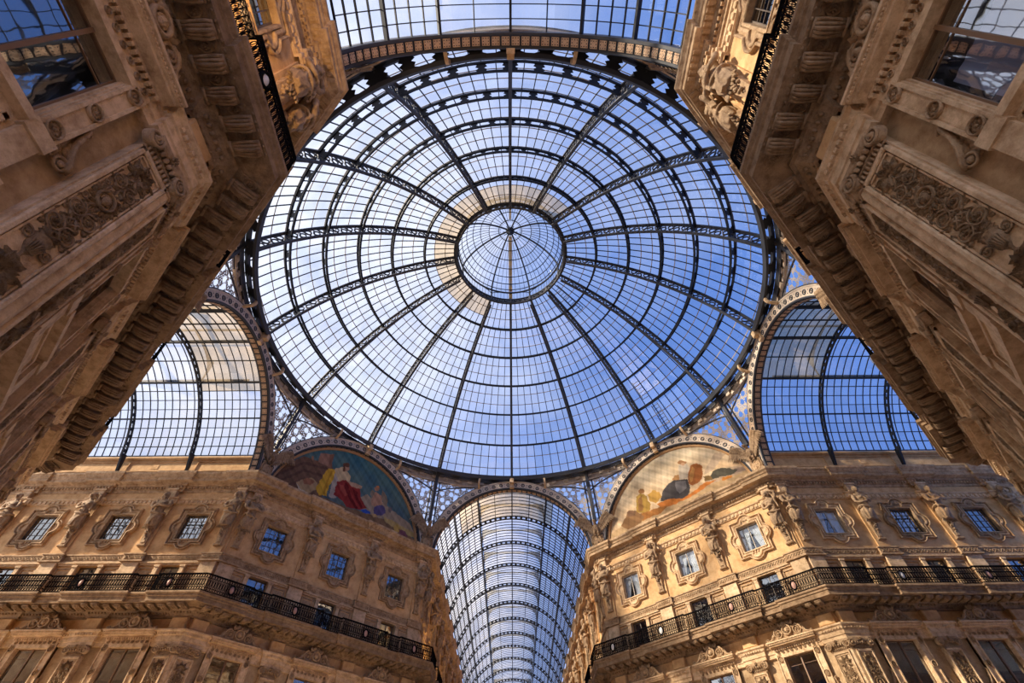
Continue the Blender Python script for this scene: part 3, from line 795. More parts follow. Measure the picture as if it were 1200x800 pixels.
def pil_front(sh, cap, rel, xa, xb, y):
    """what one face of a pilaster carries, in that face's frame"""
    w = xb-xa; cx = (xa+xb)/2; z0, zt = 0.55, 10.86-PZ
    for x0, x1, za, zb in ((xa+0.03, xb-0.03, zt-0.13, zt-0.02), (xa+0.03, xb-0.03, z0, z0+0.12), (xa+0.03, xa+0.12, z0, zt-0.02), (xb-0.12, xb-0.03, z0, zt-0.02)):
        sh.bevbox(x0, x1, y-0.02, y+0.07, za, zb, 0.02)
    for x0, x1, za, zb in ((xa+0.14, xb-0.14, zt-0.19, zt-0.15), (xa+0.14, xb-0.14, z0+0.14, z0+0.18), (xa+0.14, xa+0.17, z0+.14, zt-0.15), (xb-0.17, xb-0.14, z0+.14, zt-0.15)):
        sh.box(x0, x1, y-0.02, y+0.035, za, zb)
    relief(rel, cx, w-0.34, z0+0.2, zt-0.22, y)
    # neck with upright flutes, egg row, volutes, abacus flower
    n = 9
    for i in range(n):
        x = xa+0.06+(w-0.12)*(i+0.5)/n
        cap.tube([(x, y+0.02, zt+0.03), (x, y+0.03, zt+0.17)], 0.026, 6)
    for i in range(6):
        x = xa+0.09+(w-0.18)*(i+0.5)/6
        cap.ell((x, y+0.10, zt+0.27), (0.052, 0.06, 0.062), 8, 6)
    for s_, xx in ((-1, xa-0.02), (1, xb+0.02)):
        cap.spiral(xx, zt+0.28, 0.17, 2.0, 0.038, s_, pi/2, y+0.12)
        cap.lathe([(0.0, 0.0), (0.165, 0.0), (0.175, -0.03), (0.175, -0.16)], 18, True, 'y', (xx, y+0.11, zt+0.28))
        cap.leaf(cx+s_*0.05, zt+0.38, (0 if s_ > 0 else pi)-s_*0.25, 0.30, 0.12, y+0.12, 0.05, s_*0.5)
    cap.rosette(cx, zt+0.44, 0.10, y+0.16, 0.07, 6, False)
def pil_common(path, faces, corner):
    root = empty('corner_pilaster' if corner else 'wall_pilaster', (0, 0, PROTO_Z)); zt = 10.86-PZ
    o = 0.22
    sh, cap, rel = MB(), MB(True), MB(True)
    sweep(sh, path, [(0, 0.35), (o, 0.35), (o, zt), (0, zt)])
    sweep(sh, path, [(0, 0.0), (o+0.10, 0.0), (o+0.10, 0.22), (o+0.05, 0.27), (o+0.08, 0.33), (o, 0.4), (0, 0.4)])
    sweep(cap, path, [(0, zt), (o+0.03, zt), (o+0.03, zt+0.03), (o-0.02, zt+0.04), (o-0.02, zt+0.18), (o+0.05, zt+0.2), (o+0.05, zt+0.23), (o+0.02, zt+0.24), (o+0.04, zt+0.36), (o+0.15, zt+0.40), (o+0.15, zt+0.49), (0, zt+0.49)])
    for T, xa, xb in faces:
        for m in (sh, cap, rel): m.T = T
        pil_front(sh, cap, rel, xa, xb, o)
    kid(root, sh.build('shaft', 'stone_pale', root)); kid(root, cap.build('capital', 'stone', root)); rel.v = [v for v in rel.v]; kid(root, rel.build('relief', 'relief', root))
    fb = MB()
    for T, xa, xb in faces:                       # plain block in the balcony frieze above
        fb.T = T; fb.bevbox(xa+0.03, xb-0.02, 0.0, PR+0.14, 12.12-PZ, 12.70-PZ, 0.05)
    kid(root, fb.build('frieze_block', 'stucco', root))
    return root
t8 = pi/8
e1 = (0.95*cos(t8), -0.95*sin(t8)); e2 = (-0.95*cos(t8), -0.95*sin(t8))
CPIL = pil_common([e1, (0, 0), e2], [(Matrix.Rotation(-t8, 4, 'Z'), 0.03, 0.95), (Matrix.Rotation(t8, 4, 'Z'), -0.95, -0.03)], True)
WPIL = pil_common([(0.47, 0), (-0.47, 0)], [(Matrix.Identity(4), -0.47, 0.47)], False)

# ---- eagle with an oval shield at the foot of the arches (origin: foot of shield)
def make_eagle():
    root = empty('eagle_statue', (0, 0, PROTO_Z))
    b = MB(True)
    b.ell((0, 0.42, 1.75), (0.30, 0.34, 0.50), 14, 10)
    b.tube([(0, 0.50, 2.05), (0, 0.62, 2.25), (0, 0.74, 2.36)], 0.19, 10, taper=[1, 0.8, 0.7])
    b.ell((0, 0.78, 2.38), (0.14, 0.19, 0.14), 10, 8)
    b.tube([(0, 0.92, 2.38), (0, 1.06, 2.34), (0, 1.09, 2.24)], 0.065, 6, taper=[1, 0.7, 0.2])
    for s_ in (-1, 1):
        b.tube([(s_*0.16, 0.5, 1.45), (s_*0.2, 0.55, 1.2), (s_*0.17, 0.5, 1.05)], 0.11, 8, taper=[1.2, 0.8, 0.5])
        for k in range(3): b.tube([(s_*0.17, 0.5, 1.08), (s_*(0.10+0.07*k), 0.60, 1.02), (s_*(0.08+0.09*k), 0.62, 0.93)], 0.03, 5)
        # wing bone and three rows of feathers
        bone = [(s_*0.2, 0.40, 1.90), (s_*0.52, 0.52, 2.38), (s_*0.90, 0.68, 2.82), (s_*1.22, 0.80, 3.02)]
        b.tube(bone, 0.12, 8, taper=[1.1, 1.0, 0.8, 0.4])
        for i in range(13):
            t = i/12; k = min(2, int(t*3)); u = t*3-k
            p = [bone[k][c]*(1-u)+bone[k+1][c]*u for c in range(3)]
            a = -pi/2 + s_*(-0.05+0.95*t)
            b.leaf(p[0], p[2], a, 0.95+0.28*t, 0.26, p[1]-0.06, 0.07, -s_*0.15)
            b.leaf(p[0], p[2]+0.02, a, 0.55, 0.20, p[1]+0.02, 0.07, -s_*0.1)
            b.leaf(p[0], p[2]+0.04, a, 0.30, 0.16, p[1]+0.08, 0.06)
    for i in range(5): b.leaf((i-2)*0.06, 1.35, -pi/2+(i-2)*0.16, 0.62, 0.2, 0.24, 0.06)
    for i in range(14): b.leaf(0.2*sin(i*1.9), 2.0-0.05*i, -pi/2+0.2*sin(i*2.2), 0.2, 0.14, 0.42+0.30*sin(pi*(i+2)/17), 0.05)
    kid(root, b.build('eagle', 'statue', root))
    b = MB(True)
    b.ell((0, 0.36, 0.52), (0.36, 0.12, 0.44), 18, 10)
    b.lathe([(0.30, 0), (0.34, 0.10), (0.42, 0.11), (0.46, 0.0), (0.46, -0.3)], 26, True, 'y', (0, 0.34, 0.52))
    b.box(-0.03, 0.03, 0.44, 0.50, 0.2, 0.84); b.box(-0.26, 0.26, 0.44, 0.50, 0.50, 0.56)
    for s_ in (-1, 1):
        b.spiral(s_*0.40, 0.95, 0.13, 1.4, 0.04, s_, 0, 0.36); b.spiral(s_*0.42, 0.12, 0.12, 1.4, 0.04, -s_, 0, 0.36)
        b.tube([(s_*0.5, 0.36, 0.9), (s_*0.55, 0.36, 0.55), (s_*0.5, 0.36, 0.2)], 0.05, 6)
    b.tube([(-0.25, 0.36, 0.0), (0, 0.38, -0.08), (0.25, 0.36, 0.0)], 0.06, 6)
    b.bevbox(-0.5, 0.5, -0.2, 0.28, -0.1, 1.05)
    kid(root, b.build('shield', 'stone', root))
    return root
EAGLE = make_eagle()

# ================================================================= the setting: walls with their openings
SIDE = {('NE',0): 'wall_north_arcade_east', ('NE',1): 'wall_north_east', ('NE',2): 'wall_east_arcade_north',
        ('NW',0): 'wall_west_arcade_north', ('NW',1): 'wall_north_west', ('NW',2): 'wall_north_arcade_west',
        ('SW',0): 'wall_south_arcade_west', ('SW',1): 'wall_south_west', ('SW',2): 'wall_west_arcade_south',
        ('SE',0): 'wall_east_arcade_south', ('SE',1): 'wall_south_east', ('SE',2): 'wall_south_arcade_east'}
PLAIN = {('SW',2), ('SE',0)}                       # faces turned away from every view of the dome
def window_us(L, kind, limit=99):
    if kind == 'b': return [L/2-BAY, L/2, L/2+BAY]
    us = []; k = 0
    while BAY0+k*BAY+1.9 < L and k < limit: us.append(BAY0+k*BAY); k += 1
    return us if kind == 'c' else [L-u for u in us]
WALLS = {}
for name, k, fa, fc in BLOCKS:
    C = block_corners(k, FAR[fa], FAR[fc])
    for i, kind in enumerate('abc'):
        d, n, L = wall_frame(C[i], C[i+1]); key = (name, i)
        lim = 99
        us = [] if key in PLAIN else window_us(L, kind, lim)
        WALLS[key] = (Vector(C[i]), d, n, L, kind, us)
        mb = MB(); mb.T = Matrix(((d.x, n.x, 0, C[i][0]), (d.y, n.y, 0, C[i][1]), (0, 0, 1, 0), (0, 0, 0, 1)))
        rows = [(17.31, 19.01, 0.73), (13.6, 15.65, 0.61), (8.99, 11.28, 0.79)]
        xs = sorted({0.0, L} | {u+s*w for u in us for _, _, w in rows for s in (-1, 1)})
        zs = sorted({0.0, 11.9, 22.0} | {z for r in rows for z in r[:2]})
        for a, b in zip(xs, xs[1:]):
            for c, e in zip(zs, zs[1:]):
                mx_, mz_ = (a+b)/2, (c+e)/2
                hole = any(abs(mx_-u) < w and z0 < mz_ < z1 for u in us for z0, z1, w in rows)
                if not hole: mb.add([(a,0,c),(b,0,c),(b,0,e),(a,0,e)], [(0,1,2,3)], False)
        for u in us:
            for z0, z1, w in rows:
                for (xa, za, xb, zb) in ((u-w,z0,u-w,z1), (u+w,z0,u+w,z1), (u-w,z0,u+w,z0), (u-w,z1,u+w,z1)):
                    mb.add([(xa,0,za),(xb,0,zb),(xb,-0.4,zb),(xa,-0.4,za)], [(0,1,2,3)], False)
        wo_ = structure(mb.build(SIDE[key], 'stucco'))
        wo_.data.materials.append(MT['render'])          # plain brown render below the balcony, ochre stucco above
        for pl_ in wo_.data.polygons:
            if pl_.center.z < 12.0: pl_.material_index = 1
    rf = MB(); P_ = C
    far = [rot90((FAR[fc], FAR[fa]), k)]
    pts = [(x, y, 22.0) for x, y in (P_[0], P_[1], P_[2], P_[3], far[0])]
    rf.add(pts + [(x, y, 21.6) for x, y, z in pts], [(0,1,2,3,4), (9,8,7,6,5), (3,4,9,8), (4,0,5,9)], False)
    structure(rf.build('roof_' + {'NE': 'north_east', 'NW': 'north_west', 'SW': 'south_west', 'SE': 'south_east'}[name], 'roofing'))
fl = MB(); fl.box(-45, 45, -45, 90, -0.3, 0.0)
structure(fl.build('floor', mat_stone('marble_floor', (0.60, 0.50, 0.39), (0.78, 0.67, 0.54), 0.05, 0.35, 0.8)))

# ================================================================= cornices and bands (trim_n)
TOP = [(0,20.60),(.07,20.64),(.07,20.78),(.13,20.80),(.13,20.98),(.24,21.02),(.28,21.12),(.60,21.15),(.62,21.17),(.62,21.36),(.67,21.39),(.70,21.50),(.80,21.60),(.80,21.76),(.5,21.80),(0,21.98)]
DENT = [(0,19.70),(.09,19.74),(.09,20.00),(.16,20.05),(.18,20.12),(0,20.16)]
GUIL = [(0,15.82),(.15,15.84),(.15,15.91),(.09,15.94),(.09,16.24),(.14,16.27),(.14,16.33),(0,16.35)]
ARCH_ = [(0,11.33),(.15,11.35),(.15,11.52),(.19,11.54),(.19,11.76),(.23,11.78),(.26,11.90),(.34,11.97),(.34,12.05),(0,12.10)]
BALC = [(0,12.70),(.08,12.73),(.10,12.80),(.16,12.84),(.30,12.97),(.36,13.0),(.46,13.0),(.46,13.09),(1.20,13.11),(1.20,13.33),(1.25,13.36),(1.25,13.45),(1.32,13.50),(1.32,13.60),(0,13.60)]
ATT = [(0,21.95),(-.02,22.0),(-.02,23.30),(.10,23.34),(.16,23.42),(.16,23.55),(-.4,23.55)]
tn = 1
def near_cam(c, r): return hypot(c[0], c[1]+21.4) < r
for name, k, fa, fc in BLOCKS:
    path = base_path(k, FAR[fa], FAR[fc]); flat = base_path(k, FAR[fa], FAR[fc], 0.0)
    far_ok = lambda c: c[1] < 60
    back = lambda c, ang: (name == 'SW' and c[0] < -18.5) or (name == 'SE' and c[0] > 18.5)
    top = MB(); sweep(top, path, TOP)
    for c, a, st in along(path, 0.0, 0.20):
        if back(c, a): continue
        place(top, c, a); top.box(-st*0.28, st*0.28, 0.11, 0.22, 20.83, 20.96)
        if near_cam(c, 33): top.box(-st*0.3, st*0.3, 0.30, 0.56, 21.09, 21.16)
    structure(top.build('trim_%d' % tn, 'stone')); tn += 1
    top = MB(); sweep(top, path, DENT)
    for c, a, st in along(path, 0.0, 0.30):
        if back(c, a): continue
        place(top, c, a); top.bevbox(-st*0.33, st*0.33, 0.06, 0.15, 19.79, 19.99, 0.02)
    structure(top.build('trim_%d' % tn, 'stone_pale')); tn += 1
    top = MB(); sweep(top, path, GUIL)
    for c, a, st in along(path, 0.0, 0.34):
        if back(c, a) or c[1] > 45: continue
        place(top, c, a)
        for s_ in (-1, 1): top.tube([(-st/2, 0.10, 16.09-0.10*s_), (0, 0.11, 16.09+0.10*s_), (st/2, 0.10, 16.09-0.10*s_)], 0.022, 4, cap=False)
    structure(top.build('trim_%d' % tn, 'stone')); tn += 1
    top = MB(); sweep(top, path, ARCH_)
    for c, a, st in along(path, 0.0, 0.16):
        if back(c, a) or c[1] > 30: continue
        place(top, c, a); top.box(-st*0.28, st*0.28, 0.2, 0.30, 11.80, 11.89)
    structure(top.build('trim_%d' % tn, 'stone_pale')); tn += 1
    top = MB(); sweep(top, path, BALC)
    for c, a, st in along(path, 0.0, 0.56):
        if back(c, a) or c[1] > 45: continue
        place(top, c, a)
        top.bevbox(-0.15, 0.15, 0.46, 1.12, 12.98, 13.11, 0.02)
        for q in range(5):                       # acanthus leaf under each bracket
            xq = (q-2)*0.068; hq = 0.03*(2-abs(q-2)); top.tube([(xq*0.8, 0.50, 12.99), (xq, 0.72, 12.95-hq), (xq*1.1, 0.92, 12.95-hq), (xq*1.1, 1.04, 12.95-hq), (xq*1.0, 1.10, 13.0)], 0.044, 6)
        top.tube([(-0.17, 1.10, 13.02), (0.17, 1.10, 13.02)], 0.045, 7); top.tube([(-0.17, 0.50, 12.96), (0.17, 0.50, 12.96)], 0.045, 7)
        for s_ in (-1,):
            x = st/2; top.box(x-0.11, x+0.11, 0.58, 1.06, 13.06, 13.12) if st > 0.5 else None
            top.tube([(x+0.12*cos(q*pi/5), 0.82+0.16*sin(q*pi/5), 13.06) for q in range(10)], 0.032, 4, closed=True)
            for q in range(6): top.ell((x+0.055*cos(q*pi/3), 0.82+0.055*sin(q*pi/3), 13.04), (0.028, 0.028, 0.03), 5, 4)
            top.ell((x, 0.82, 13.04), (0.035, 0.035, 0.04), 5, 4)
    for c, a, st in along(path, 0.0, 0.17):
        if back(c, a) or c[1] > 26: continue
        place(top, c, a); top.ell((0, 0.23, 12.90), (0.055, 0.06, 0.07), 6, 5)
        if near_cam(c, 22):
            top.ell((0, 1.225, 13.41), (0.05, 0.045, 0.035), 6, 4)
            top.leaf(0, 13.08, -pi/2, 0.10, 0.1, 0.37, 0.04)
            top.ell((0, 0.11, 12.76), (0.03, 0.03, 0.03), 5, 4); top.ell((0, 1.16, 13.10), (0.05, 0.03, 0.025), 5, 4)
            top.leaf(0, 12.84, pi/2, 0.15, 0.13, 0.17, 0.05)
    o_ = structure(top.build('trim_%d' % tn, 'shade_toned_stone')); tn += 1
    # attic parapet above the cornice, on the arcade walls only
    C = block_corners(k, FAR[fa], FAR[fc])
    for i in (0, 2):
        key = (name, i)
        p0, d, n, L, kind, us = WALLS[key]
        seg = [tuple(p0), tuple(p0+d*L)]
        at = MB(); sweep(at, seg, ATT)
        if key not in PLAIN:
            for u in window_us(L, kind):
                c = p0+d*u; place(at, c, atan2(-d.y, -d.x))
                for x0, x1, z0, z1 in ((-2.1, 2.1, 22.35, 22.41), (-2.1, 2.1, 23.14, 23.2), (-2.1, -2.04, 22.35, 23.2), (2.04, 2.1, 22.35, 23.2)):
                    at.box(x0, x1, -0.02, 0.04, z0, z1)
                if abs(u - (BAY0+BAY if kind == 'c' else L-BAY0-BAY)) < 0.1: at.box(-0.1, 0.35, -0.03, 0.0, 22.6, 22.95)
        structure(at.build('trim_%d' % tn, 'stucco')); tn += 1

# ================================================================= things on the walls
PLACE = {('NE',1): 'bright front right facade', ('NW',1): 'shaded front left facade', ('NE',2): 'right arcade wall', ('NW',0): 'left arcade wall',
         ('NE',0): 'right wall of far arcade', ('NW',2): 'left wall of far arcade', ('SW',1): 'steep near left facade', ('SE',1): 'steep near right facade',
         ('SW',0): 'wall at the near left corner', ('SE',2): 'wall at the near right corner'}
ORD = ['first', 'second', 'third', 'fourth', 'fifth', 'sixth', 'seventh', 'eighth', 'ninth', 'tenth', 'eleventh', 'twelfth', 'thirteenth', 'fourteenth']
def where(key, idx, kind):
    pl = PLACE[key]
    if kind == 'b':                 # the path runs from left to right for someone looking at the wall
        nm = {('NE',1): ['next to the far arcade', 'the middle one', 'next to the right arcade'],
              ('NW',1): ['next to the left arcade', 'the middle one', 'next to the far arcade'],
              ('SW',1): ['next to the near corner', 'the middle one', 'next to the left arcade'],
              ('SE',1): ['next to the right arcade', 'the middle one', 'next to the near corner']}[key][idx]
        return nm, pl
    return ORD[idx] + ' from the dome', pl
K_ATT = {('NE',2): [ATTIC_C, ATTIC, ATTIC, ATTIC], ('NE',1): [ATTIC_C, ATTIC_C, ATTIC_C]}
cnt = 0
for key, (p0, d, n, L, kind, us) in WALLS.items():
    if key in PLAIN: continue
    ang = atan2(-d.y, -d.x); pl = PLACE[key]
    lim = {('NE',0): 12, ('NW',2): 12, ('NE',2): 4, ('NW',0): 4, ('SW',0): 2, ('SE',2): 2}.get(key, 3)
    for j, u in enumerate(us[:lim]):
        c = p0+d*u
        w_, pl_ = where(key, j, kind)
        far_arc = key in (('NE',0), ('NW',2))
        proto = ATTIC
        if key == ('NE',1): proto = (ATTIC_C, ATTIC_C, ATTIC_D)[j]
        elif key == ('NE',2) and j == 0: proto = ATTIC_D
        look = 'with white curtains' if proto is not ATTIC else 'with small panes'
        t = copy_tree(proto, (c.x, c.y, 16.93), ang)
        tag(t, 'square attic window %s, %s, %s' % (look, w_, pl_), 'window', 'attic windows in lobed stone frames')
        if far_arc and j > 7: continue
        t = copy_tree(MEZZ, (c.x, c.y, 13.6), ang)
        tag(t, 'low window behind the balcony railing, %s, %s' % (w_, pl_), 'window', 'mezzanine windows behind the balcony')
        if far_arc and j > 2: continue
        near_r = key == ('SE',2)
        t = copy_tree(BIG_B if near_r else BIG, (c.x, c.y, 7.9), ang)
        tag(t, ('tall window under scroll pediment%s, %s, %s' % (' with blind' if near_r else '', w_, pl_.replace('wall at the ', ''))), 'window', 'tall windows under scroll pediments')
    # statues and pilasters between the windows
    mids = []
    if kind == 'b': mids = [L/2-BAY/2, L/2+BAY/2]
    else:
        m = BAY0+BAY/2; q = 0
        while m+0.6 < L and q < {('NE',0): 12, ('NW',2): 12, ('NE',2): 3, ('NW',0): 3}.get(key, 1): mids.append(m if kind == 'c' else L-m); m += BAY; q += 1
    if kind == 'a': pass
    for j, u in enumerate(mids):
        c = p0+d*u; kk = ('female', 'male', 'veiled')[(j + (1 if key[0] == 'NW' else 0) + (2 if kind == 'b' else 0)) % 3]
        t = copy_tree(HERM[kk], (c.x, c.y, 16.8), ang)
        desc = {'female': 'stone woman with folded hands', 'male': 'bearded stone man with crossed arms', 'veiled': 'stone woman with raised arm'}[kk]
        if kind == 'b': w_ = ('left' if (j == 0) else 'right') + ' of two'
        else: w_ = ORD[j] + ' from the dome'
        far_arc = key in (('NE',0), ('NW',2))
        tag(t, '%s, %s, %s' % (desc, w_, pl), 'statue', 'herm statues between the attic windows')
        if not (far_arc and j > 2):
            t = copy_tree(WPIL, (c.x, c.y, PZ), ang)
            tag(t, 'carved pilaster with scroll capital, %s, %s' % (w_, pl), 'pilaster', 'carved pilasters of the main floor')
CORN = {('NE',1): 'where far arcade meets bright right facade', ('NE',2): 'where bright right facade meets right arcade', ('NW',1): 'where left arcade meets shaded left facade', ('NW',2): 'where shaded left facade meets far arcade',
        ('SW',1): 'at the near left corner beside the camera', ('SW',2): 'at the far end of the near left facade', ('SE',1): 'at the far end of the near right facade', ('SE',2): 'at the near right corner beside the camera'}
for name, k, fa, fc in BLOCKS:
    C = block_corners(k, FAR[fa], FAR[fc])
    for i in (1, 2):
        n1 = WALLS[(name, i-1)][2]; n2 = WALLS[(name, i)][2]; nn = (n1+n2).normalized(); ang = atan2(-nn.x, nn.y)
        wh = CORN[(name, i)]
        t = copy_tree(PAIR, (C[i][0], C[i][1], 16.8), ang)
        tag(t, 'pair of stone figures ' + wh, 'statue', 'paired statues on the wall corners')
        t = copy_tree(CPIL, (C[i][0], C[i][1], PZ), ang)
        tag(t, 'carved corner pilaster ' + wh, 'pilaster', 'corner pilasters')

# ---- balcony railings, one per wall face
def wall_index(path, k, fa, fc):
    """indices of the two mitred corners in the path"""
    idx = []
    for i in range(1, len(path)-1):
        a = (Vector(path[i])-Vector(path[i-1])).normalized(); b = (Vector(path[i+1])-Vector(path[i])).normalized()
        if 0.5 < a.dot(b) < 0.9: idx.append(i)
    return idx
RZ0 = 13.60
for name, k, fa, fc in BLOCKS:
    path = base_path(k, FAR[fa], FAR[fc]); ix = wall_index(path, k, fa, fc)
    P = [tuple(p) for p in offset_path(path, 1.17)]
    cuts = [0] + ix + [len(path)-1]
    for i in range(3):
        key = (name, i)
        if key in PLAIN: continue
        far_arc = key in (('NE',0), ('NW',2))
        sub = P[cuts[i]:cuts[i+1]+1]
        root = empty('balcony_railing', (sub[0][0], sub[0][1], RZ0)); off = Matrix.Translation((-sub[0][0], -sub[0][1], -RZ0))
        rb = MB(); rb.T = off
        for z0, z1, w in ((13.66, 13.70, 0.03), (13.84, 13.865, 0.02), (14.34, 14.365, 0.02), (14.53, 14.585, 0.045)):
            sweep(rb, sub, [(-w, z0), (-w, z1), (w, z1), (w, z0), (-w, z0)], False)
        rb.build('rails', 'rail', root)
        bb = MB(True); segs = along(sub, 0.0, 0.145 if not far_arc else 0.22, 0.3)
        for c, a, st in segs:
            bb.T = off @ Matrix.Translation((c[0], c[1], 0)) @ Matrix.Rotation(a, 4, 'Z')
            if c[1] > 50: continue
            bb.box(-st/2-0.014, -st/2+0.014, -0.014, 0.014, 13.62, 14.54)
            if far_arc: continue
            bb.box(-0.007, 0.007, -0.007, 0.007, 13.85, 14.35)
            def ring(cx, cz, rx, rz, r=0.013, m=10):
                bb.tube([(cx+rx*cos(2*pi*q/m), 0, cz+rz*sin(2*pi*q/m)) for q in range(m)], r, 4, closed=True)
            ring(0, 14.10, st*0.33, 0.20, 0.014, 12)
            ring(0, 13.77, st*0.30, 0.05, 0.012, 8); ring(0, 14.45, st*0.34, 0.06, 0.012, 8)
        bb.build('balusters', 'rail', root)
        p0, d, n, L, kind, us = WALLS[key]; ang = atan2(-d.y, -d.x)
        ms = ([L/2-BAY/2-0.1, L/2+BAY/2+0.1, 1.0, L-1.0] if kind == 'b' else [u+1.3 for u in us[:4]])
        for q, u in enumerate(ms):
            if far_arc: continue
            for (uu, wdt) in ((u, 1),):
                c = p0+d*uu+n*(1.17+PR+0.03)
                m_ = MB(True); m_.lathe([(0.0, 0.05), (0.75, 0.035), (1.0, 0.0)], 18, True, 'y')
                m_.v = [(x*0.13, y, z*0.20) for x, y, z in m_.v]
                o_ = m_.build('oval_badge', 'pinkoval' if (q % 2 or key[0] == 'NW') else 'whiteoval', root, (c.x-sub[0][0], c.y-sub[0][1], 14.08-RZ0), ang)
                o_['label'] = 'enamel oval badge on the railing'
                m_ = MB(True); m_.lathe([(1.0, 0.0), (1.1, 0.06), (1.35, 0.05), (1.4, -0.02)], 18, True, 'y')
                m_.v = [(x*0.13, y, z*0.20) for x, y, z in m_.v]
                for s_ in (-1, 1):
                    m_.spiral(s_*0.24, 0.22, 0.10, 1.3, 0.014, s_, 0, 0.0); m_.spiral(s_*0.24, -0.22, 0.10, 1.3, 0.014, -s_, 0, 0.0)
                m_.build('badge_frame', 'rail', o_)
        tag(root, 'black wrought iron balcony railing along the ' + PLACE[key], 'railing', 'balcony railings')

# ================================================================= arches round the octagon
AZ, AR = 21.15, 6.75
AD = 17.75
def make_arch():
    root = empty('arch', (0, 0, PROTO_Z)); a0, a1 = radians(7), radians(173)
    b = MB(True); c = (0, 0, AZ)
    b.lathe([(AR+.10, -0.02), (AR+.11, .04), (AR+.66, 0.04), (AR+.67, .07), (AR+.76, .08)], 72, False, 'y', c, a0, a1)
    kid(root, b.build('face_band', 'cast', root))
    b = MB(True)
    b.lathe([(AR, -0.62), (AR, .02), (AR+.05, .06), (AR+.11, .05), (AR+.11, -0.3)], 72, False, 'y', c, a0, a1)
    b.lathe([(AR+.76, .06), (AR+.77, .09), (AR+.82, .09), (AR+.84, -.3), (AR+.5, -.62), (AR, -0.62)], 72, False, 'y', c, a0, a1)
    kid(root, b.build('iron_edge', 'iron_grey', root))
    b = MB(True); n = 30
    for i in range(n):
        a = a0+(a1-a0)*(i+0.5)/n; r = AR+.38; x, z = r*cos(a), AZ+r*sin(a)
        b.lathe([(0.10, 0.03), (0.12, 0.09), (0.16, 0.09), (0.18, 0.03)], 14, True, 'y', (x, 0, z))
        b.ell((x, 0.04, z), (0.04, 0.05, 0.04), 6, 4)
        a = a0+(a1-a0)*(i)/n
        if i:
            for rr in (-0.11, 0.11):
                x, z = (r+rr)*cos(a), AZ+(r+rr)*sin(a); b.ell((x, 0.04, z), (0.035, 0.03, 0.035), 6, 4)
    kid(root, b.build('rosettes', 'iron_grey', root))
    b = MB(); n = 42
    for i in range(n):
        a = a0+(a1-a0)*(i+0.5)/n
        b.T = Matrix.Translation((0, 0, AZ)) @ Matrix.Rotation(pi/2-a, 4, 'Y') @ Matrix.Translation((0, -0.29, AR))
        b.box(-0.19, 0.19, -0.19, 0.19, -0.03, 0.0)
        for sx in (-1, 1):
            for sy in (-1, 1): b.box(sx*0.11-0.05, sx*0.11+0.05, sy*0.11-0.05, sy*0.11+0.05, -0.055, -0.03)
        b.box(-0.035, 0.035, -0.17, 0.17, -0.06, -0.03); b.box(-0.17, 0.17, -0.035, 0.035, -0.06, -0.03)
    kid(root, b.build('soffit_panels', 'tan', root))
    b = MB()
    for i in range(n):
        a = a0+(a1-a0)*(i+0.5)/n
        b.T = Matrix.Translation((0, 0, AZ)) @ Matrix.Rotation(pi/2-a, 4, 'Y') @ Matrix.Translation((0, -0.29, AR))
        for sx in (-1, 0, 1):
            for sy in (-1, 0, 1):
                if sx or sy: b.box(sx*0.12-0.022, sx*0.12+0.022, sy*0.12-0.022, sy*0.12+0.022, -0.062, -0.03)
        b.box(-0.19, 0.19, -0.20, -0.185, -0.05, 0); b.box(-0.19, 0.19, 0.185, 0.20, -0.05, 0); b.box(-0.205, -0.185, -0.2, 0.2, -0.05, 0); b.box(0.185, 0.205, -0.2, 0.2, -0.05, 0)
    kid(root, b.build('panel_pattern', 'iron', root))
    b = MB()                                       # key block and small brackets up to the dome ring
    b.bevbox(-0.18, 0.18, 0.0, 0.55, AZ+AR+0.35, AZ+AR+0.95, 0.03); b.box(-0.20, 0.20, 0, 0.24, AZ+AR-0.02, AZ+AR+0.5)
    for s_ in (-1, 1):
        for x in (3.1,):
            z = AZ+sqrt((AR+.80)**2-x*x); zt = 28.62
            yt = AD-sqrt(max(0, 17.4**2-x*x))
            p0, p1 = Vector((s_*x, 0.05, z)), Vector((s_*x*0.97, yt, zt)); p0.z -= 0.1
            pts = [p0+(p1-p0)*q/6+Vector((0, 0.28*sin(pi*q/6), -0.12*sin(pi*q/6))) for q in range(7)]
            b.tube(pts, 0.12, 4, smooth=False)
    kid(root, b.build('key_block_and_brackets', 'stone_pale', root))
    return root
ARCH = make_arch()
AN = {0: ('front', 'far'), 2: ('left', 'left'), 4: ('near', 'near'), 6: ('right', 'right')}
LUN = {1: 'shaded front left', 3: 'near left', 5: 'near right', 7: 'bright front right'}
for k in range(8):
    phi = pi/2 + k*pi/4                                  # direction from the dome centre
    n = Vector((-cos(phi), -sin(phi))); ang = atan2(-n.x, n.y)
    c = (AD*cos(phi), AD*sin(phi), 0)
    t = copy_tree(ARCH, c, ang); t.name = 'round_arch'
    if k % 2 == 0: tag(t, 'round iron and stone arch with rosette band opening into the %s arcade' % AN[k][1], 'arch', 'arches round the dome')
    else: tag(t, 'round arch with rosette band framing the lunette above the %s facade' % LUN[k], 'arch', 'arches round the dome')

# eagles at the eight feet of the arches
EG = ['between far arch and front left lunette', 'between front left lunette and left arch', 'between left arch and near left lunette', 'between near left lunette and near arch',
      'between near arch and near right lunette', 'between near right lunette and right arch', 'between right arch and front right lunette', 'between front right lunette and far arch']
for k in range(8):
    phi = pi/2 + pi/8 + k*pi/4; R_ = (AD-0.05)/cos(pi/8)
    n = Vector((-cos(phi), -sin(phi))); ang = atan2(-n.x, n.y)
    t = copy_tree(EAGLE, (R_*cos(phi), R_*sin(phi), 22.1), ang, (0.88, 0.88, 0.88))
    tag(t, 'spread stone eagle on an oval shield ' + EG[k], 'statue', 'eagles at the feet of the arches')

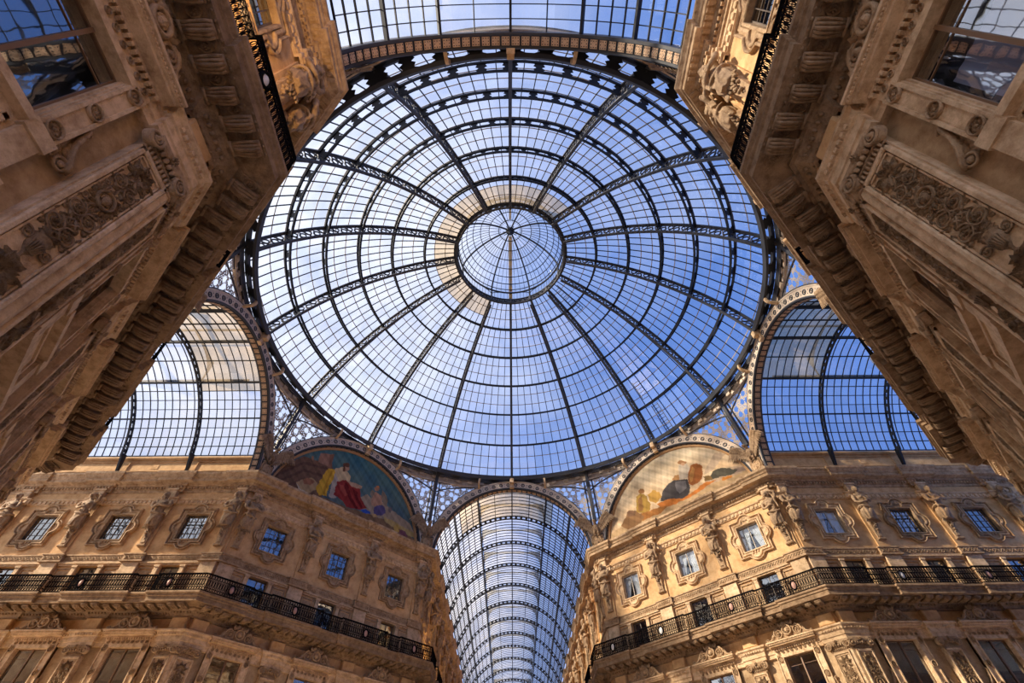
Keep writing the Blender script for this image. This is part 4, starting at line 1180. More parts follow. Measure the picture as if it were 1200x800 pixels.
# ---- painted lunettes
def noise2(x, y):
    return (sin(x*1.7+y*2.3)+sin(x*3.9-y*1.1+1.3)*0.6+sin(x*7.3+y*6.1+2.0)*0.35+sin(x*13.1-y*11.7)*0.2)/2.15
PAINT = {'dark': [((0.17,0.095,0.06),[(-6.81,22.23),(-6.6,23.22),(-4.89,25.29),(-3.56,25.53),(-2.39,25.52),(-2.2,24.47),(-2.52,22.47),(-5.04,22.14)]),
 ((0.12,0.065,0.045),[(-6.44,22.82),(-4.74,24.91),(-2.48,25.36),(-2.48,25.16),(-4.67,24.69),(-6.36,22.62)]),
 ((0.12,0.065,0.045),[(-6.15,22.42),(-4.53,24.32),(-2.53,24.61),(-2.54,24.41),(-4.45,24.1),(-6.03,22.27)]),
 ((0.13,0.07,0.05),[(-5.57,22.22),(-4.39,23.55),(-4.21,23.42),(-5.4,22.08)]),
 ((0.32,0.17,0.11),[(-3.72,26.23),(-2.62,26.71),(-2.52,25.45),(-3.72,25.37)]),
 ((0.22,0.11,0.07),[(-2.98,26.54),(-2.62,26.71),(-2.52,25.45),(-2.77,25.43)]),
 ((0.33,0.25,0.17),[(0.57,24.14),(1.19,24.72),(1.65,24.48),(2.79,24.69),(3.7,24.33),(4.57,24.11),(5.62,23.94),(6.67,22.89),(4.24,22.66),(1.68,22.89),(0.65,23.31)]),
 ((0.22,0.13,0.07),[(-2.37,22.82),(-0.4,22.86),(1.62,23.09),(4.09,23.32),(6.72,22.63),(5.07,21.74),(-3.64,21.84),(-4.95,21.91)]),
 ((0.42,0.3,0.12),[(3.08,23.48),(4.38,23.44),(6.1,23.25),(6.51,22.83),(4.83,22.9),(3.17,23.09)]),
 ((0.4,0.26,0.13),[(-4.73,23.03),(-4.25,23.55),(-3.78,23.92),(-3.15,23.72),(-3.01,23.29),(-3.53,22.63),(-4.18,22.61)]),
 ((0.3,0.13,0.07),[(-4.35,23.43),(-3.94,23.8),(-3.36,23.7),(-3.62,23.28),(-4.12,23.18)]),
 ((0.5,0.42,0.3),[(-4.65,23.0),(-4.28,22.7),(-3.54,22.67),(-3.87,22.48),(-4.42,22.63)]),
 ((0.62,0.34,0.04),[(-2.69,25.31),(-2.08,25.47),(-2.02,24.56),(-2.21,23.85),(-2.16,23.02),(-2.72,22.86),(-3.19,23.21),(-3.02,23.93),(-2.86,24.74)]),
 ((0.44,0.22,0.03),[(-2.45,25.25),(-2.24,25.28),(-2.37,24.1),(-2.33,23.11),(-2.51,23.03),(-2.55,24.01)]),
 ((0.4,0.33,0.26),[(-2.07,25.21),(-1.61,25.14),(-1.36,23.2),(-1.94,23.01),(-2.06,24.03)]),
 ((0.55,0.4,0.22),[(-2.23,25.49),(-1.57,26.01),(-0.7,25.51),(-0.66,24.99),(-1.53,24.68),(-1.94,25.05)]),
 ((0.4,0.23,0.14),[(-1.03,26.21),(-1.01,26.03),(-1.06,25.86),(-1.16,25.76),(-1.29,25.75),(-1.41,25.83),(-1.48,25.98),(-1.51,26.16),(-1.46,26.32),(-1.36,26.42),(-1.23,26.44),(-1.11,26.36)]),
 ((0.13,0.06,0.035),[(-1.06,26.47),(-1.07,26.35),(-1.16,26.22),(-1.29,26.12),(-1.45,26.07),(-1.58,26.09),(-1.65,26.16),(-1.63,26.28),(-1.55,26.41),(-1.41,26.51),(-1.26,26.56),(-1.13,26.54)]),
 ((0.13,0.06,0.035),[(-1.36,25.99),(-1.34,25.83),(-1.34,25.7),(-1.38,25.64),(-1.45,25.65),(-1.52,25.74),(-1.58,25.88),(-1.61,26.04),(-1.61,26.17),(-1.56,26.24),(-1.5,26.22),(-1.43,26.13)]),
 ((0.46,0.28,0.17),[(-0.87,25.04),(-0.46,25.09),(0.13,25.15),(0.57,25.17),(0.45,24.87),(-0.33,24.65),(-0.8,24.7)]),
 ((0.26,0.035,0.03),[(-1.71,24.53),(-1.05,25.03),(-0.36,24.73),(0.38,24.83),(0.71,24.06),(1.36,23.5),(0.71,23.08),(-0.26,22.89),(-0.8,23.24),(-1.63,23.36)]),
 ((0.14,0.018,0.018),[(-0.99,24.83),(-0.59,24.5),(-0.1,23.84),(0.69,23.18),(0.43,23.04),(-0.33,23.6),(-0.98,24.31)]),
 ((0.14,0.018,0.018),[(-0.33,24.62),(0.15,24.55),(0.47,23.95),(1.07,23.42),(0.87,23.33),(0.21,23.83)]),
 ((0.36,0.07,0.05),[(-1.45,24.39),(-1.12,24.54),(-0.57,23.92),(-0.62,23.61),(-1.17,23.94)]),
 ((0.04,0.09,0.36),[(0.9,23.23),(1.39,23.37),(1.73,23.35),(1.73,23.13),(1.18,23.04)]),
 ((0.42,0.23,0.14),[(1.56,24.82),(1.85,25.26),(2.44,25.14),(2.71,24.5),(2.24,24.0),(1.68,23.91)]),
 ((0.36,0.19,0.11),[(2.1,25.68),(2.1,25.55),(2.04,25.43),(1.94,25.35),(1.82,25.33),(1.72,25.38),(1.66,25.48),(1.66,25.61),(1.72,25.74),(1.82,25.82),(1.94,25.84),(2.04,25.79)]),
 ((0.6,0.2,0.05),[(2.02,25.82),(2.02,25.77),(1.99,25.73),(1.95,25.69),(1.9,25.68),(1.86,25.7),(1.84,25.74),(1.85,25.78),(1.87,25.83),(1.91,25.86),(1.96,25.87),(1.99,25.86)]),
 ((0.24,0.18,0.12),[(2.39,25.71),(2.93,25.37),(3.22,24.42),(2.84,24.49),(2.47,25.01)]),
 ((0.24,0.18,0.12),[(1.4,25.25),(1.72,25.24),(1.7,24.58),(1.41,24.83)]),
 ((0.1,0.08,0.17),[(3.11,24.05),(3.09,23.79),(2.93,23.54),(2.67,23.37),(2.38,23.31),(2.14,23.39),(2.02,23.58),(2.03,23.84),(2.18,24.09),(2.45,24.27),(2.74,24.33),(2.98,24.25)]),
 ((0.16,0.13,0.12),[(3.72,24.37),(3.72,24.25),(3.66,24.14),(3.56,24.07),(3.45,24.05),(3.36,24.1),(3.3,24.19),(3.3,24.31),(3.37,24.43),(3.46,24.5),(3.57,24.52),(3.67,24.47)]),
 ((0.48,0.3,0.08),[(4.12,23.04),(4.48,23.36),(4.88,23.06),(4.7,22.71),(4.31,22.69)]),
 ((0.2,0.08,0.1),[(4.65,22.97),(5.29,23.08),(5.7,22.67),(4.99,22.54)]),
 ((0.45,0.28,0.12),[(1.9,23.2),(2.23,23.41),(2.51,23.24),(2.17,23.03)]),
 ((0.3,0.16,0.09),[(-4.08,25.56),(-4.07,25.46),(-4.08,25.38),(-4.12,25.32),(-4.19,25.32),(-4.25,25.36),(-4.29,25.45),(-4.31,25.55),(-4.3,25.63),(-4.25,25.69),(-4.19,25.69),(-4.13,25.65)])],
'light': [((0.52,0.38,0.26),[(4.58,25.52),(5.3,25.01),(3.95,24.2),(3.1,24.19),(3.36,24.5)]),
 ((0.5,0.36,0.24),[(4.56,23.99),(6.7,23.4),(6.82,22.81),(3.15,23.15),(3.04,23.63)]),
 ((0.34,0.24,0.19),[(5.45,23.53),(6.42,23.36),(6.62,22.92),(5.32,23.2)]),
 ((0.55,0.37,0.2),[(-6.95,23.0),(-4.36,23.25),(-0.33,23.07),(3.19,23.27),(6.86,22.89),(6.74,22.33),(1.48,22.4),(-6.87,22.54)]),
 ((0.09,0.08,0.06),[(3.58,23.87),(3.92,24.13),(4.33,24.11),(4.87,23.92),(5.68,23.27),(5.06,23.19),(4.33,23.39),(3.68,23.48)]),
 ((0.2,0.12,0.05),[(3.05,24.06),(3.61,23.85),(3.68,23.48),(3.05,23.66)]),
 ((0.58,0.22,0.05),[(4.36,23.29),(5.2,23.15),(5.01,22.93),(4.33,23.04)]),
 ((0.42,0.22,0.09),[(0.5,25.04),(0.83,25.34),(1.29,25.11),(1.61,24.49),(0.77,24.68)]),
 ((0.56,0.46,0.35),[(1.38,26.0),(2.1,25.75),(2.31,25.17),(1.95,24.62),(1.51,24.62),(1.1,24.75)]),
 ((0.34,0.17,0.08),[(2.12,25.89),(2.04,25.82),(1.89,25.81),(1.69,25.88),(1.52,26.01),(1.41,26.15),(1.39,26.28),(1.48,26.36),(1.63,26.36),(1.82,26.29),(2.0,26.17),(2.11,26.02)]),
 ((0.5,0.3,0.18),[(1.96,25.81),(1.92,25.75),(1.85,25.73),(1.76,25.75),(1.69,25.81),(1.65,25.89),(1.65,25.97),(1.69,26.03),(1.76,26.05),(1.85,26.02),(1.92,25.96),(1.96,25.89)]),
 ((0.34,0.12,0.04),[(1.89,24.8),(2.38,25.47),(2.89,25.43),(3.25,24.93),(3.08,24.2),(2.68,23.81),(1.94,23.74),(1.72,24.14)]),
 ((0.5,0.24,0.08),[(1.99,24.75),(2.47,25.27),(2.61,25.04),(2.17,24.21),(1.9,24.05)]),
 ((0.08,0.07,0.07),[(-1.04,23.76),(-0.59,24.51),(-0.02,24.84),(0.7,24.92),(1.73,24.5),(1.77,23.67),(1.3,23.04),(0.44,23.15)]),
 ((0.19,0.17,0.17),[(0.64,24.75),(1.59,24.43),(1.46,23.82),(0.73,23.59),(0.59,24.1)]),
 ((0.58,0.2,0.05),[(-1.36,23.71),(-0.18,23.58),(0.88,23.16),(1.77,23.24),(3.02,23.57),(3.9,23.35),(1.97,23.0),(0.23,22.96),(-1.21,23.18)]),
 ((0.4,0.24,0.06),[(-3.08,25.08),(-2.67,25.27),(-2.26,24.97),(-1.93,23.91),(-2.27,23.15),(-3.38,23.78)]),
 ((0.32,0.15,0.06),[(-2.17,25.24),(-2.23,25.15),(-2.36,25.13),(-2.51,25.17),(-2.65,25.26),(-2.74,25.39),(-2.75,25.52),(-2.69,25.6),(-2.56,25.63),(-2.4,25.58),(-2.26,25.49),(-2.18,25.36)]),
 ((0.26,0.13,0.05),[(-2.97,24.87),(-2.53,24.97),(-2.71,23.7),(-3.17,23.76)]),
 ((0.5,0.28,0.07),[(-2.01,24.81),(-1.39,24.98),(-0.85,24.52),(-0.83,24.03),(-1.42,23.78),(-1.96,24.28)]),
 ((0.38,0.16,0.05),[(-3.78,23.59),(-2.07,23.42),(-0.31,23.14),(-1.32,22.8),(-3.16,22.89)]),
 ((0.28,0.15,0.07),[(-5.11,23.27),(-4.14,24.18),(-3.39,23.88),(-2.77,23.15),(-3.19,22.76),(-4.5,22.66)]),
 ((0.22,0.12,0.07),[(-4.31,24.18),(-3.95,24.25),(-3.37,23.92),(-3.63,23.59),(-4.24,23.78)])],
}
def lunette(kind):
    """a generic painted scene: colour patches on a half-round wall (x to the viewer's right, z up)"""
    nx_, nz_ = 300, 140; hw, h0, h1 = 6.62, 21.6, 27.85
    vs, cols = [], []
    shapes = []
    for c, P in PAINT[kind]:
        xs, zs = [p[0] for p in P], [p[1] for p in P]; shapes.append((c, P, min(xs)-.1, max(xs)+.1, min(zs)-.1, max(zs)+.1))
    def inside(x, z, P):
        r = False; j = len(P)-1
        for i in range(len(P)):
            (xi, zi), (xj, zj) = P[i], P[j]
            if (zi > z) != (zj > z) and x < (xj-xi)*(z-zi)/(zj-zi)+xi: r = not r
            j = i
        return r
    def colour(x, z):
        n1, n2, n3 = noise2(x*0.8, z*1.1), noise2(x*2.6+7, z*3.1+1), noise2(x*5.3-2, z*4.7+5)
        t = (z-22)/6
        if kind == 'dark': c = (0.06+0.03*n1+0.05*(1-t), 0.13+0.03*n1+0.02*t, 0.13+0.03*t)
        else: c = (0.50+0.07*n1, 0.33+0.08*t+0.07*n1, 0.19+0.09*t+0.06*n1)
        col_hit = False; px, pz = x+0.05*n3+0.03*n2, z+0.05*n2
        for col, P, x0, x1, z0, z1 in shapes:
            if x0 < px < x1 and z0 < pz < z1 and inside(px, pz, P): c = col; col_hit = True
        g_ = 1+0.22*n2+0.16*n3
        return tuple(max(0.008, v*g_*(0.72 if kind == 'light' and c[0] < 0.6 and col_hit else 1)) for v in c)
    for j in range(nz_+1):
        for i in range(nx_+1):
            x, z = -hw+2*hw*i/nx_, h0+(h1-h0)*j/nz_
            vs.append((x, 0, z)); cols.append(colour(x, z))
    keep = []
    for j in range(nz_):
        for i in range(nx_):
            a = j*(nx_+1)+i; x, z = vs[a][0]+hw/nx_, vs[a][2]
            if x*x+(z-AZ)**2 < 6.66**2: keep.append((a, a+1, a+nx_+2, a+nx_+1))
    return vs, keep, cols
pm = bpy.data.materials.new('painted_mosaic'); pm.use_nodes = True
t_ = pm.node_tree; b_ = t_.nodes['Principled BSDF']; b_.inputs['Roughness'].default_value = 0.9; b_.inputs['Specular IOR Level'].default_value = 0.05
at_ = N('ShaderNodeVertexColor', t_); at_.layer_name = 'paint'; t_.links.new(at_.outputs[0], b_.inputs['Base Color'])
vo = N('ShaderNodeTexVoronoi', t_, Scale=14.0); co_ = N('ShaderNodeTexCoord', t_); t_.links.new(co_.outputs['Object'], vo.inputs['Vector'])
bp_ = N('ShaderNodeBump', t_, Strength=0.25, Distance=0.02); t_.links.new(vo.outputs['Distance'], bp_.inputs['Height']); t_.links.new(bp_.outputs[0], b_.inputs['Normal'])
MT['mosaic'] = pm
LD = {1: ('dark', 'lunette picture of a seated figure in red and yellow under teal sky'), 7: ('light', 'pale lunette picture of brown figures and dark rocks under cream sky'),
      3: ('dark', 'half-round picture above the steep near left facade'), 5: ('light', 'half-round picture above the steep near right facade')}
for k, (kd, lab) in LD.items():
    vs, fs, cols = lunette(kd)
    phi = pi/2+k*pi/4; n = Vector((-cos(phi), -sin(phi))); ang = atan2(-n.x, n.y); D_ = AD+0.30
    root = empty('painted_lunette', (D_*cos(phi), D_*sin(phi), 21.6), ang)
    # local X runs right-to-left for the viewer, so the picture is mirrored to read left to right
    mb = MB(); mb.add([(-x, y, z-21.6) for x, y, z in vs], [f[::-1] for f in fs], False)
    o = mb.build('picture', 'mosaic', root)
    ca = o.data.color_attributes.new('paint', 'FLOAT_COLOR', 'POINT')
    buf = []
    for c in cols: buf += [c[0], c[1], c[2], 1.0]
    ca.data.foreach_set('color', buf)
    mb = MB(True); mb.lathe([(AR-.22, -0.0), (AR-.20, .10), (AR-.12, .14), (AR-.02, .12), (AR+.02, -.2)], 72, False, 'y', (0, 0, AZ-21.6), 0.03, pi-0.03)
    mb.build('gilt_moulding', 'gold', root)
    mb = MB(); mb.box(-7.4, 7.4, -0.5, -0.1, 0.2, 7.2); 
    tag(root, lab, 'mural', 'painted lunettes')

# ---- floodlights added on the balcony, out of view, to warm the attic storey
def added_floodlight(x, y, aim, energy, lab, spread=70):
    root = empty('added_floodlight', (x, y, 13.62)); b = MB()
    d = Vector((aim[0]-x, aim[1]-y, aim[2]-13.9)).normalized()
    b.box(-0.10, 0.10, -0.10, 0.10, 0.0, 0.03); b.box(-0.015, 0.015, -0.015, 0.015, 0.0, 0.2); b.build('bracket', 'rail', root)
    b = MB(); b.T = Matrix.Translation((0, 0, 0.28)) @ d.to_track_quat('Z', 'Y').to_matrix().to_4x4()
    b.lathe([(0.0, -0.12), (0.10, -0.10), (0.15, 0.06), (0.15, 0.08), (0.13, 0.08), (0.12, 0.0), (0.0, -0.02)], 14); b.build('lamp_housing', 'rail', root)
    ld = bpy.data.lights.new('added_floodlight_lamp', 'SPOT'); ld.energy = energy; ld.color = (1.0, 0.60, 0.24); ld.spot_size = radians(spread*2); ld.spot_blend = 1.0; ld.shadow_soft_size = 0.12
    lo = bpy.data.objects.new('lamp', ld); COL.objects.link(lo); lo.parent = root; lo.location = Vector((0, 0, 0.28))+d*0.12
    lo.rotation_euler = (-d).to_track_quat('Z', 'Y').to_euler()
    tag(root, lab, 'added_floodlight', 'fill lamps added on the balcony')
added_floodlight(-6.15, -20.4, (-7.1, -20.0, 18.6), 750, 'small black added fill lamp on the near left balcony')
added_floodlight(-6.15, 21.5, (-7.1, 22.0, 19.0), 300, 'small black added fill lamp at the far arcade balcony, first on the left')
added_floodlight(-6.15, 31.2, (-7.1, 31.7, 19.0), 300, 'small black added fill lamp at the far arcade balcony, second on the left')
added_floodlight(-6.15, 40.9, (-7.1, 41.4, 19.0), 300, 'small black added fill lamp at the far arcade balcony, third on the left')

# ================================================================= arcade vaults of iron and glass
VR = 7.02; T0, T1, NS = 18.5, 161.5, 26
def sector(mb, r0, r1, x0, x1, a0, a1, n=1, zc=AZ):
    vs, fs = [], []
    for i in range(n+1):
        a = radians(a0+(a1-a0)*i/n); c, s_ = cos(a), sin(a)
        vs += [(x0, r0*c, zc+r0*s_), (x0, r1*c, zc+r1*s_), (x1, r1*c, zc+r1*s_), (x1, r0*c, zc+r0*s_)]
    for i in range(n):
        for j in range(4): fs.append((i*4+j, i*4+(j+1) % 4, i*4+4+(j+1) % 4, i*4+4+j))
    fs += [(0,1,2,3), (4*n+3,4*n+2,4*n+1,4*n)]
    mb.add(vs, fs, False)
def make_rib():
    b = MB()
    sector(b, 6.62, 6.69, -0.07, 0.07, T0-0.5, 180-T0+0.5, 60); sector(b, 6.93, 7.0, -0.07, 0.07, T0, T1, 60)
    a = T0
    while a < T1:
        sector(b, 6.68, 6.94, -0.05, 0.05, a, a+1.9, 1); a += 4.35
    for s_ in (-1, 1):                     # foot: strut down the parapet to the cornice
        y0, y1 = sorted((s_*6.40, s_*6.62))
        b.add([(-.07, s_*6.28, 23.4), (-.07, s_*6.72, 23.5), (.07, s_*6.72, 23.5), (.07, s_*6.28, 23.4), (-.07, s_*6.92, 22.0), (-.07, s_*7.05, 22.0), (.07, s_*7.05, 22.0), (.07, s_*6.92, 22.0)],
              [(0,1,2,3), (7,6,5,4), (0,4,5,1), (1,5,6,2), (2,6,7,3), (3,7,4,0)], False)
    return b.build('arch_rib', 'iron')
RIB = make_rib()
def vault(nm, rz, L, label):
    root = empty('glass_vault', (0, 0, 0), rz)
    x0 = AD+0.62-0.05
    ribs = []; x = RW+BAY0+BAY/2; nb = 0
    while x < L: ribs.append(x); x += BAY
    for i, x in enumerate(ribs):
        o = RIB.copy(); COL.objects.link(o); o.parent = root; o.location = (x, 0, 0)
    ths = [T0+(T1-T0)*i/NS for i in range(NS+1)]
    for i, th in enumerate(ths):
        if 62 < th < 118 and i not in (8, 18, 13): continue
        b = MB(); heavy = i in (8, 18, 13, 4, 22)
        w = 0.055 if heavy else 0.024; d_ = 0.22 if heavy else 0.07
        b.T = Matrix.Translation((0, 0, AZ)) @ Matrix.Rotation(radians(th), 4, 'X')
        b.box(x0, L, VR-d_, VR+0.02, -w, w)
        b.build('purlin', 'iron', root)
    for th in (76.25, 103.75):
        b = MB(); b.T = Matrix.Translation((0, 0, AZ)) @ Matrix.Rotation(radians(th), 4, 'X'); b.box(x0, L, VR-0.1, VR+0.02, -0.02, 0.02); b.build('purlin', 'iron', root)
    b = MB(); k = 0; xs = []
    edges = [x0]+ribs+[L]
    for a, c in zip(edges, edges[1:]):
        n = max(1, round((c-a)/0.54))
        xs += [a+(c-a)*q/n for q in range(n)]
    for x in xs: sector(b, VR-0.055, VR+0.01, x-0.019, x+0.019, T0, T1, NS)
    b.build('glazing_bars', 'iron', root)
    g, g2 = MB(), MB()
    for i, (xa, xb) in enumerate(zip(xs, xs[1:]+[L])):
        for j in range(NS):
            a, c = radians(ths[j]), radians(ths[j+1]); r = VR+0.02
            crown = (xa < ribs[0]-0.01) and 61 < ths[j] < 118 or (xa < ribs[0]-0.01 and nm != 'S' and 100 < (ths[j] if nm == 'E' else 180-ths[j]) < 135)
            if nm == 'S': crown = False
            (g2 if crown else g).add([(xa, r*cos(a), AZ+r*sin(a)), (xb, r*cos(a), AZ+r*sin(a)), (xb, r*cos(c), AZ+r*sin(c)), (xa, r*cos(c), AZ+r*sin(c))], [(0,1,2,3)], False,
                  [[(i+.01, j+.01), (i+.99, j+.01), (i+.99, j+.99), (i+.01, j+.99)]])
    g.build('glazing', 'glass' if nm in 'ES' else 'glass_vault', root)
    if g2.v: g2.build('amber_glazing', 'glass_amber', root)
    # raised skylight over the crown
    b = MB(); zb, hy, rise = AZ+VR*sin(radians(62.5)), VR*cos(radians(62.5)), 1.9
    for x in ribs:
        vs, fs = [], []
        for q in range(25):
            a = pi*q/24; c, s_ = cos(a), sin(a); sg = (c > 0)-(c < 0)
            ro = min(1/max(abs(c), 1e-6), 1.0/max(s_, 1e-6), 1.40)          # squarish roof profile outside, rounded opening inside
            for dx in (-0.03, 0.03):
                vs += [(x+dx, (hy-0.10)*sg*abs(c)**0.62, zb+0.12+(rise-0.12)*abs(s_)**0.62), (x+dx, hy*ro*c, zb+0.15+rise*ro*s_)]
        for q in range(24):
            o = q*4; fs += [(o, o+1, o+5, o+4), (o+2, o+6, o+7, o+3), (o, o+4, o+6, o+2), (o+1, o+3, o+7, o+5)]
        b.add(vs, fs, False)
    for s_ in (-1, 1): b.box(x0+1, L, s_*hy-0.04, s_*hy+0.04, zb, zb+0.25)
    b.box(x0+1, L, -0.05, 0.05, zb+rise+0.05, zb+rise+0.2)
    b.build('raised_skylight', 'iron_grey', root)
    tag(root, label, 'glass vault')
vault('N', pi/2, FAR['N']-1, 'long glass and iron barrel vault receding over the far arcade')
vault('E', 0.0, FAR['E']-1, 'blue-lit glass and iron barrel vault over the right arcade')
vault('W', pi, FAR['W']-1, 'pale bright glass and iron barrel vault over the left arcade')
vault('S', -pi/2, FAR['S']-1, 'glass and iron barrel vault above the camera at the picture top')
bpy.data.objects.remove(RIB)

# ================================================================= the dome
DZ, DR = 19.95, 20.5
def sp(r, al, ph):
    al, ph = radians(al), radians(ph); return (r*cos(al)*cos(ph), r*cos(al)*sin(ph), DZ+r*sin(al))
ALS = [26.9, 36.0, 44.4, 52.4, 60.4, 68.4, 76.3]
dome = empty('glass_dome', (0, 0, 0))
def bar3(mb, p, q, up_, w, h):
    """square bar between two points, its depth h along up_"""
    p, q, u = Vector(p), Vector(q), Vector(up_).normalized(); d = (q-p).normalized(); s_ = d.cross(u).normalized(); u = s_.cross(d)
    vs = [p+s_*a*w/2+u*b*h/2 for a, b in ((-1,-1),(1,-1),(1,1),(-1,1))]+[q+s_*a*w/2+u*b*h/2 for a, b in ((-1,-1),(1,-1),(1,1),(-1,1))]
    mb.add(vs, [(0,3,2,1),(4,5,6,7),(0,1,5,4),(1,2,6,5),(2,3,7,6),(3,0,4,7)], False)
# meridian ribs
b = MB(); n = 40
def merid(mb, r0, r1, w, a0, a1, n):
    vs, fs = [], []
    for i in range(n+1):
        al = a0+(a1-a0)*i/n
        for r, s_ in ((r0,-1),(r1,-1),(r1,1),(r0,1)):
            x, y, z = sp(r, al, 0); vs.append((x, s_*w/2, z))
    for i in range(n):
        for j in range(4): fs.append((i*4+j, i*4+(j+1) % 4, i*4+4+(j+1) % 4, i*4+4+j))
    mb.add(vs, fs+[(0,1,2,3),(4*n+3,4*n+2,4*n+1,4*n)], False)
merid(b, 19.50, 19.60, 0.20, 26.9, 75.5, n); merid(b, 20.42, 20.52, 0.22, 26.9, 76.3, n)
rib0 = b.build('rib', 'iron_grey', dome)
b = MB(True); al = 27.6; sgn = 1
while al < 75.4:
    c = sp(20.0, al, 0); u = Vector(sp(21.0, al, 0))-Vector(c); t = Vector(sp(20.0, al+0.1, 0))-Vector(c); t.normalize()
    pts = []
    for q in range(12):
        a = 2*pi*q/12; pts.append(Vector(c)+u*(0.22*cos(a)+0.10*sgn)+t*(0.22*sin(a)))
    b.tube(pts, 0.05, 4, closed=True)
    pts = [Vector(c)+u*(sgn*(-0.36+0.16*q))+t*(0.24+0.22*q/3) for q in range(5)]
    b.tube(pts, 0.05, 4)
    al += 1.55; sgn = -sgn
sc0 = b.build('scrollwork', 'iron_grey', rib0)
for k in range(1, 16):
    r = rib0.copy(); COL.objects.link(r); r.parent = dome; r.rotation_euler = (0, 0, radians(22.5*k))
    s_ = sc0.copy(); COL.objects.link(s_); s_.parent = r
# ring purlins with lobed webs
def ringband(mb, al, r0, r1, dal, n=128):
    vs, fs = [], []
    for i in range(n):
        ph = 360*i/n
        vs += [sp(r0, al-dal, ph), sp(r1, al-dal, ph), sp(r1, al+dal, ph), sp(r0, al+dal, ph)]
    for i in range(n):
        q = (i+1) % n
        for j in range(4): fs.append((i*4+j, i*4+(j+1) % 4, q*4+(j+1) % 4, q*4+j))
    mb.add(vs, fs, False)
for i, al in enumerate(ALS[1:-1]):
    b = MB(); w = 0.22
    r0 = 19.90+0.06*i
    ringband(b, al, r0, r0+0.10, w); ringband(b, al, 20.42, 20.52, w)
    m = 4
    H = 20.45-r0
    R_h = 20.2*cos(radians(al)); pitch = 22.5/m
    for k in range(16):
        for q in range(m+1):
            ph0 = 22.5*k+pitch*q
            if q == m: continue
            kq = 1.0-0.12*i; prof = [(p*kq, h) for p, h in [(0.50, 0), (0.46, 0.10), (0.24, 0.16), (0.33, 0.36), (0.15, 0.5), (0.33, 0.64), (0.24, 0.84), (0.46, 0.90), (0.50, 1.0)]]
            if q == 0: prof = [(p+0.12, h) for p, h in prof]
            vs = []
            for s_ in (-1, 1):
                for p, h in (prof if s_ < 0 else prof[::-1]):
                    vs.append(sp(r0+H*h, al, ph0+s_*math.degrees(p/R_h)))
            mm = len(vs); v2 = [tuple(Vector(v)+Vector((0, 0, 0.05))) for v in vs]
            b.add(vs+v2, [tuple(range(mm)), tuple(range(2*mm-1, mm-1, -1))], False)
    b.build('ring_purlin', 'iron', dome)
# lower ring: inner rail, lobed web, seat of the glazing
b = MB()
ringband(b, 26.9, 19.30, 19.52, 0.42, 160); ringband(b, 26.3, 20.30, 20.60, 0.5, 160)
ringband(b, 27.6, 20.2, 20.45, 0.3, 160)
b.build('lower_ring', 'iron_grey', dome)
b = MB(); al = 26.9
for k in range(16):
    for q in range(4):
        prof = [(0.62, 0), (0.55, 0.10), (0.30, 0.18), (0.46, 0.38), (0.24, 0.5), (0.46, 0.62), (0.30, 0.82), (0.55, 0.90), (0.62, 1.0)]
        if q == 0: prof = [(p+0.2, h) for p, h in prof]
        vs = []
        for s_ in (-1, 1):
            for p, h in (prof if s_ < 0 else prof[::-1]): vs.append(sp(19.48+0.85*h, al, 22.5*k+5.625*q+s_*math.degrees(p/17.9)))
        mm = len(vs); v2 = [tuple(Vector(v)+Vector((0, 0, 0.05))) for v in vs]
        b.add(vs+v2, [tuple(range(mm)), tuple(range(2*mm-1, mm-1, -1))], False)
b.build('lower_ring_web', 'iron', dome)
b = MB()
for i in range(200):
    b.T = Matrix.Rotation(2*pi*i/200, 4, 'Z'); b.box(18.28, 18.42, -0.2, 0.2, 28.55, 28.8) if i % 2 else b.box(18.30, 18.38, -0.12, 0.12, 28.3, 28.6)
b.T = Matrix.Identity(4)
for z0 in (28.2, 28.85): b.lathe([(18.48, z0), (18.24, z0), (18.24, z0+.08), (18.48, z0+.08)], 160, False)
b.lathe([(18.44, 28.2), (18.44, 28.9)], 160, False)
b.build('scroll_frieze', 'cast', dome)
# glazing, one panel between each pair of ribs
DIV = [9, 8, 8, 7, 6, 5]; HOR = 3
b, g, pb, gi = MB(), MB(), MB(), MB(); row = 0
for i in range(6):
    a0, a1 = ALS[i], ALS[i+1]
    for q in range(1, DIV[i]):
        ph = 22.5*q/DIV[i]
        for s_ in range(3):
            p, e = sp(20.6, a0+(a1-a0)*s_/3, ph), sp(20.6, a0+(a1-a0)*(s_+1)/3, ph)
            bar3(b, p, e, Vector(p)-Vector((0,0,DZ)), 0.055, 0.07)
    for h in range(HOR):
        al = a0+(a1-a0)*h/HOR
        for s_ in range(6):
            p, e = sp(20.62, al, 22.5*s_/6), sp(20.62, al, 22.5*(s_+1)/6)
            bar3(pb, p, e, Vector(p)-Vector((0,0,DZ)), 0.06, 0.03)
        for q in range(DIV[i]):
            p0, p1 = 22.5*q/DIV[i], 22.5*(q+1)/DIV[i]; al1 = a0+(a1-a0)*(h+1)/HOR
            (gi if i == 5 and h > 0 else g).add([sp(20.66, al, p0), sp(20.66, al, p1), sp(20.66, al1, p1), sp(20.66, al1, p0)], [(0,1,2,3)], False,
                  [[(q+.01, row+.01), (q+.99, row+.01), (q+.99, row+.99), (q+.01, row+.99)]])
        row += 1
pan0 = g.build('glass_panel', 'glass', dome); inn_a = gi.build('inner_glass', 'glass', pan0); inn_b = gi.build('inner_glass', 'glass_amber', pan0); bar0 = b.build('glazing_bars', 'iron', pan0); put0 = pb.build('cross_bars', 'putty', pan0)
